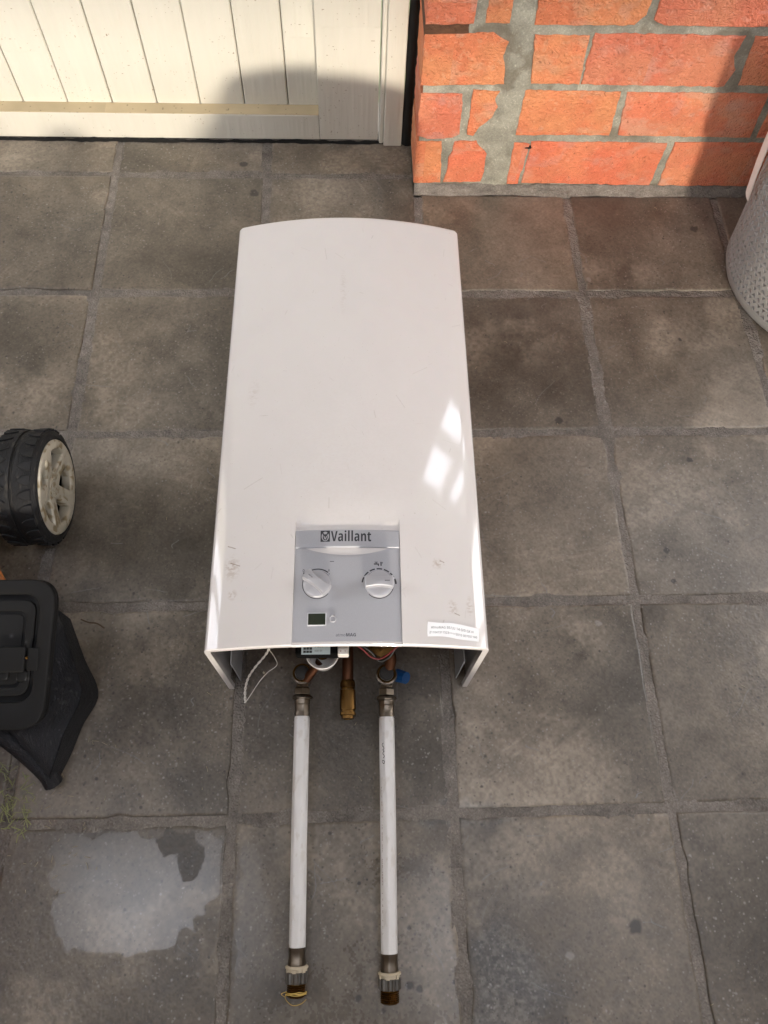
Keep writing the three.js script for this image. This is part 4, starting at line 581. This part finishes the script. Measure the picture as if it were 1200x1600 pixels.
  // rubber flap below: main sheet, folded skirt, rolled lower edge
  { const sheet = (A, B, n, th, f) => { const curveA = new THREE.CatmullRomCurve3(A), curveB = new THREE.CatmullRomCurve3(B), top = gridGeo(lin(0, 1, 24), lin(0, 1, n), (t, s) => { const a = curveA.getPoint(t), b = curveB.getPoint(t); const p = a.lerp(b, s); return [p.x, p.y + (f ? f(t, s) : 0), p.z]; }, (t, s) => [t, s]), bot = gridGeo(lin(0, 1, 24), lin(0, 1, n), (t, s) => { const a = curveA.getPoint(t), b = curveB.getPoint(t); const p = a.lerp(b, s); return [p.x, p.y + (f ? f(t, s) : 0) - th, p.z]; }, (t, s) => [t, s]); return mergeGeometries([top, bot]); };
    const crease = [V(-0.412, 0.075, -0.340), V(-0.389, 0.06, -0.278), V(-0.3735, 0.047, -0.228), V(-0.3885, 0.046, -0.181), V(-0.397, 0.044, -0.142), V(-0.4025, 0.04, -0.122)];
    const outer = [V(-0.402, 0.05, -0.334), V(-0.382, 0.03, -0.283), V(-0.3625, 0.008, -0.235), V(-0.379, 0.006, -0.194), V(-0.391, 0.005, -0.152), V(-0.4065, 0.005, -0.113)];
    const left = [V(-0.52, 0.085, -0.345), V(-0.52, 0.08, -0.30), V(-0.51, 0.075, -0.26), V(-0.49, 0.068, -0.215), V(-0.455, 0.056, -0.177), V(-0.4045, 0.0405, -0.124)];
    const flap = mesh('rubber_flap', sheet(crease, left, 10, 0.003, (t, s) => -0.003 + 0.004 * Math.sin(s * 3.1) * Math.sin(t * 3.1)), rubber2(), m);
    mesh('flap_skirt', sheet(crease.map((p) => V(p.x + 0.0015, p.y - 0.001, p.z + 0.0005)), outer, 5, 0.0025, (t, s) => 0.002 * Math.sin(s * 3.1)), rubber2(), flap);
    mesh('flap_roll', tube([V(-0.53, 0.066, -0.225), V(-0.485, 0.046, -0.187), V(-0.445, 0.034, -0.158), V(-0.41, 0.022, -0.127), V(-0.4045, 0.012, -0.116)], 0.0125, 40, 12), rubber2(), flap);
  }
  function rubber2() { return (m.userData.rub ??= phys({ specularIntensity: 0.5, map: dataTex(512, (u, v) => { const a = fbm(u * 9, v * 9, 4, 431), s = vn(u * 14 + v * 60, v * 9 - u * 50, 432), d = sstep(0.6, 0.8, fbm(u * 30, v * 30, 3, 433)); let k = 0.011 + 0.012 * a; if (s > 0.93) k += 0.03; return [k + 0.02 * d, k + 0.02 * d, k * 1.15 + 0.018 * d]; }, true), roughness: 0.48, bumpMap: brickBump, bumpScale: 0.0015 })); }
  rubber2(); delete m.userData.rub;
}

// ---------------------------------------------------------------- grey perforated basket
{
  const CX = 0.905, CZ = -0.998, R0 = 0.192, R1 = 0.226, HH = 0.36;
  const b = thing('waste_basket', 'grey perforated plastic basket with a white handle beside the brick wall', 'basket', [CX, 0, CZ]);
  const gm = std({ color: lrgb(0.285, 0.275, 0.26), roughness: 0.42 });
  const rad = (y) => mix(R0, R1, y / HH) - 0.010 * Math.pow(1 - clamp(y / 0.012), 2);
  const TH = 0.0028, Y0 = 0.022, Y1 = 0.325, nU = 100, nV = 27, dv = (Y1 - Y0) / nV, pos = [], on = (u, y, d) => { const a = u * Math.PI * 2, r = rad(y) - d; pos.push(Math.cos(a) * r, y, Math.sin(a) * r); };
  const tri3 = (A, B, C) => { on(...A); on(...B); on(...C); };
  for (let j = 0; j < nV; j++) for (let i = 0; i < nU; i++) {
    const off = (j % 2) * 0.5, u0 = (i + off) / nU, du = 1 / nU, y0 = Y0 + j * dv, flip = j % 2;
    const q = (a, c, d = 0) => [u0 + a * du, y0 + c * dv, d];
    const h = flip ? [[0.5, 0.05], [0.95, 0.82], [0.05, 0.82]] : [[0.05, 0.18], [0.95, 0.18], [0.5, 0.95]], o = [[0, 0], [1, 0], [1, 1], [0, 1]];
    const F = flip ? [[o[0], o[1], h[0]], [o[1], h[1], h[0]], [o[1], o[2], h[1]], [o[2], o[3], h[1]], [o[3], h[2], h[1]], [o[3], o[0], h[2]], [o[0], h[0], h[2]]] : [[o[0], o[1], h[1]], [o[0], h[1], h[0]], [o[1], o[2], h[1]], [o[2], h[2], h[1]], [o[2], o[3], h[2]], [o[3], h[0], h[2]], [o[3], o[0], h[0]]];
    for (const [A, B, C] of F) { tri3(q(...A), q(...C), q(...B)); tri3(q(...A, TH), q(...B, TH), q(...C, TH)); }
    for (let k = 0; k < 3; k++) { const A = h[k], B = h[(k + 1) % 3]; tri3(q(...A), q(...B), q(...A, TH)); tri3(q(...B), q(...B, TH), q(...A, TH)); }
  }
  const g = new THREE.BufferGeometry(); g.setAttribute('position', new THREE.Float32BufferAttribute(pos, 3)); g.computeVertexNormals();
  mesh('perforated_wall', g, gm, b);
  mesh('foot_band', toCreasedNormals(new THREE.LatheGeometry([[0.0001, 0.0], [R0 - 0.014, 0.0], [R0 - 0.006, 0.0012], [R0 - 0.0015, 0.005], [rad(0.012) + 0.0004, 0.012], [rad(Y0) + 0.0003, Y0], [rad(Y0) - TH, Y0], [R0 - 0.006, 0.008], [0.0001, 0.006]].map(([r, y]) => new THREE.Vector2(r, y)), 96), 0.5), gm, b);
  mesh('rim', toCreasedNormals(new THREE.LatheGeometry([[rad(Y1) - TH, Y1], [rad(Y1), Y1], [rad(HH), HH - 0.006], [rad(HH) + 0.008, HH - 0.004], [rad(HH) + 0.009, HH + 0.002], [rad(HH) - 0.001, HH + 0.005], [rad(HH) - TH - 0.002, HH], [rad(Y1) - TH, Y1]].map(([r, y]) => new THREE.Vector2(r, y)), 96), 0.5), gm, b);
  { const an = Math.PI + 0.20, w = 0.017; const hg = gridGeo(lin(-1, 1, 6), lin(0, 1, 14), (s, t) => { const y = mix(0.165, 0.352, t), r = rad(y) + 0.018 + 0.006 * Math.sin(t * 2.6) - 0.002 * s * s, a = an + s * w / r; return [Math.cos(a) * r, y, Math.sin(a) * r]; }), hg2 = gridGeo(lin(-1, 1, 6), lin(0, 1, 14), (s, t) => { const y = mix(0.165, 0.352, t), r = rad(y) + 0.0145 + 0.006 * Math.sin(t * 2.6), a = an + s * w / r; return [Math.cos(a) * r, y, Math.sin(a) * r]; });
    mesh('handle', mergeGeometries([hg, hg2]), std({ color: 0xe6e2de, roughness: 0.4 }), b); }
}

// ---------------------------------------------------------------- small litter
{
  const gb = []; const cols = [];
  for (let i = 0; i < 260; i++) { const t = rnd(), x = -0.53 + 0.10 * Math.pow(rnd(), 1.6), z = -0.16 + 0.08 * rnd() + (x + 0.5) * 0.55, l = rr(0.004, 0.016), a = rr(0, 6.28), y = rr(0.0012, 0.008); const g = new THREE.PlaneGeometry(l, rr(0.0006, 0.0014), 2, 1).rotateX(-Math.PI / 2 + rr(-0.5, 0.5)).rotateZ(rr(-0.25, 0.25)).rotateY(a).translate(x, y, z); gb.push(g); }
  const o = mesh('grass_clippings', mergeGeometries(gb), std({ color: lrgb(0.28, 0.30, 0.13), roughness: 0.9, side: THREE.DoubleSide })); o.userData = { kind: 'stuff', label: 'dry grass clippings scattered under the mower flap', category: 'grass clippings' };
  const bits = []; const bit = (x, y, z, l, a, r = 0.00035) => { const dx = Math.cos(a) * l / 2, dz = Math.sin(a) * l / 2; bits.push(tube([V(x - dx, y, z - dz), V(x + dz * 0.2, y + 0.0012, z), V(x + dx, y, z + dz)], r, 6, 4)); };
  for (let i = 0; i < 46; i++) bit(rr(-0.46, -0.33), 0.0012, rr(-0.2, 0.02), rr(0.003, 0.010), rr(0, 3.1));
  for (let i = 0; i < 40; i++) bit(rr(-0.3, 0.7), 0.0012, rr(-1.2, 0.2), rr(0.003, 0.008), rr(0, 3.1));
  const st = mesh('straw_bits', mergeGeometries(bits), std({ color: lrgb(0.34, 0.29, 0.19), roughness: 0.9 })); st.userData = { kind: 'stuff', label: 'tiny bits of straw and dirt scattered over the floor tiles', category: 'straw bits' };
  const tw = thing('twig', 'small dry twig on the joint beside the mower', 'twig', [-0.384, 0.0, -0.342]);
  mesh('stem', tube([V(-0.02, 0.001, -0.006), V(-0.008, 0.002, -0.001), V(0.004, 0.0025, 0.001), V(0.016, 0.0015, 0.008)], 0.0011, 20, 6), std({ color: 0x5a4a38, roughness: 0.9 }), tw);
}

scene.updateMatrixWorld(true);
renderer.render(scene, camera);
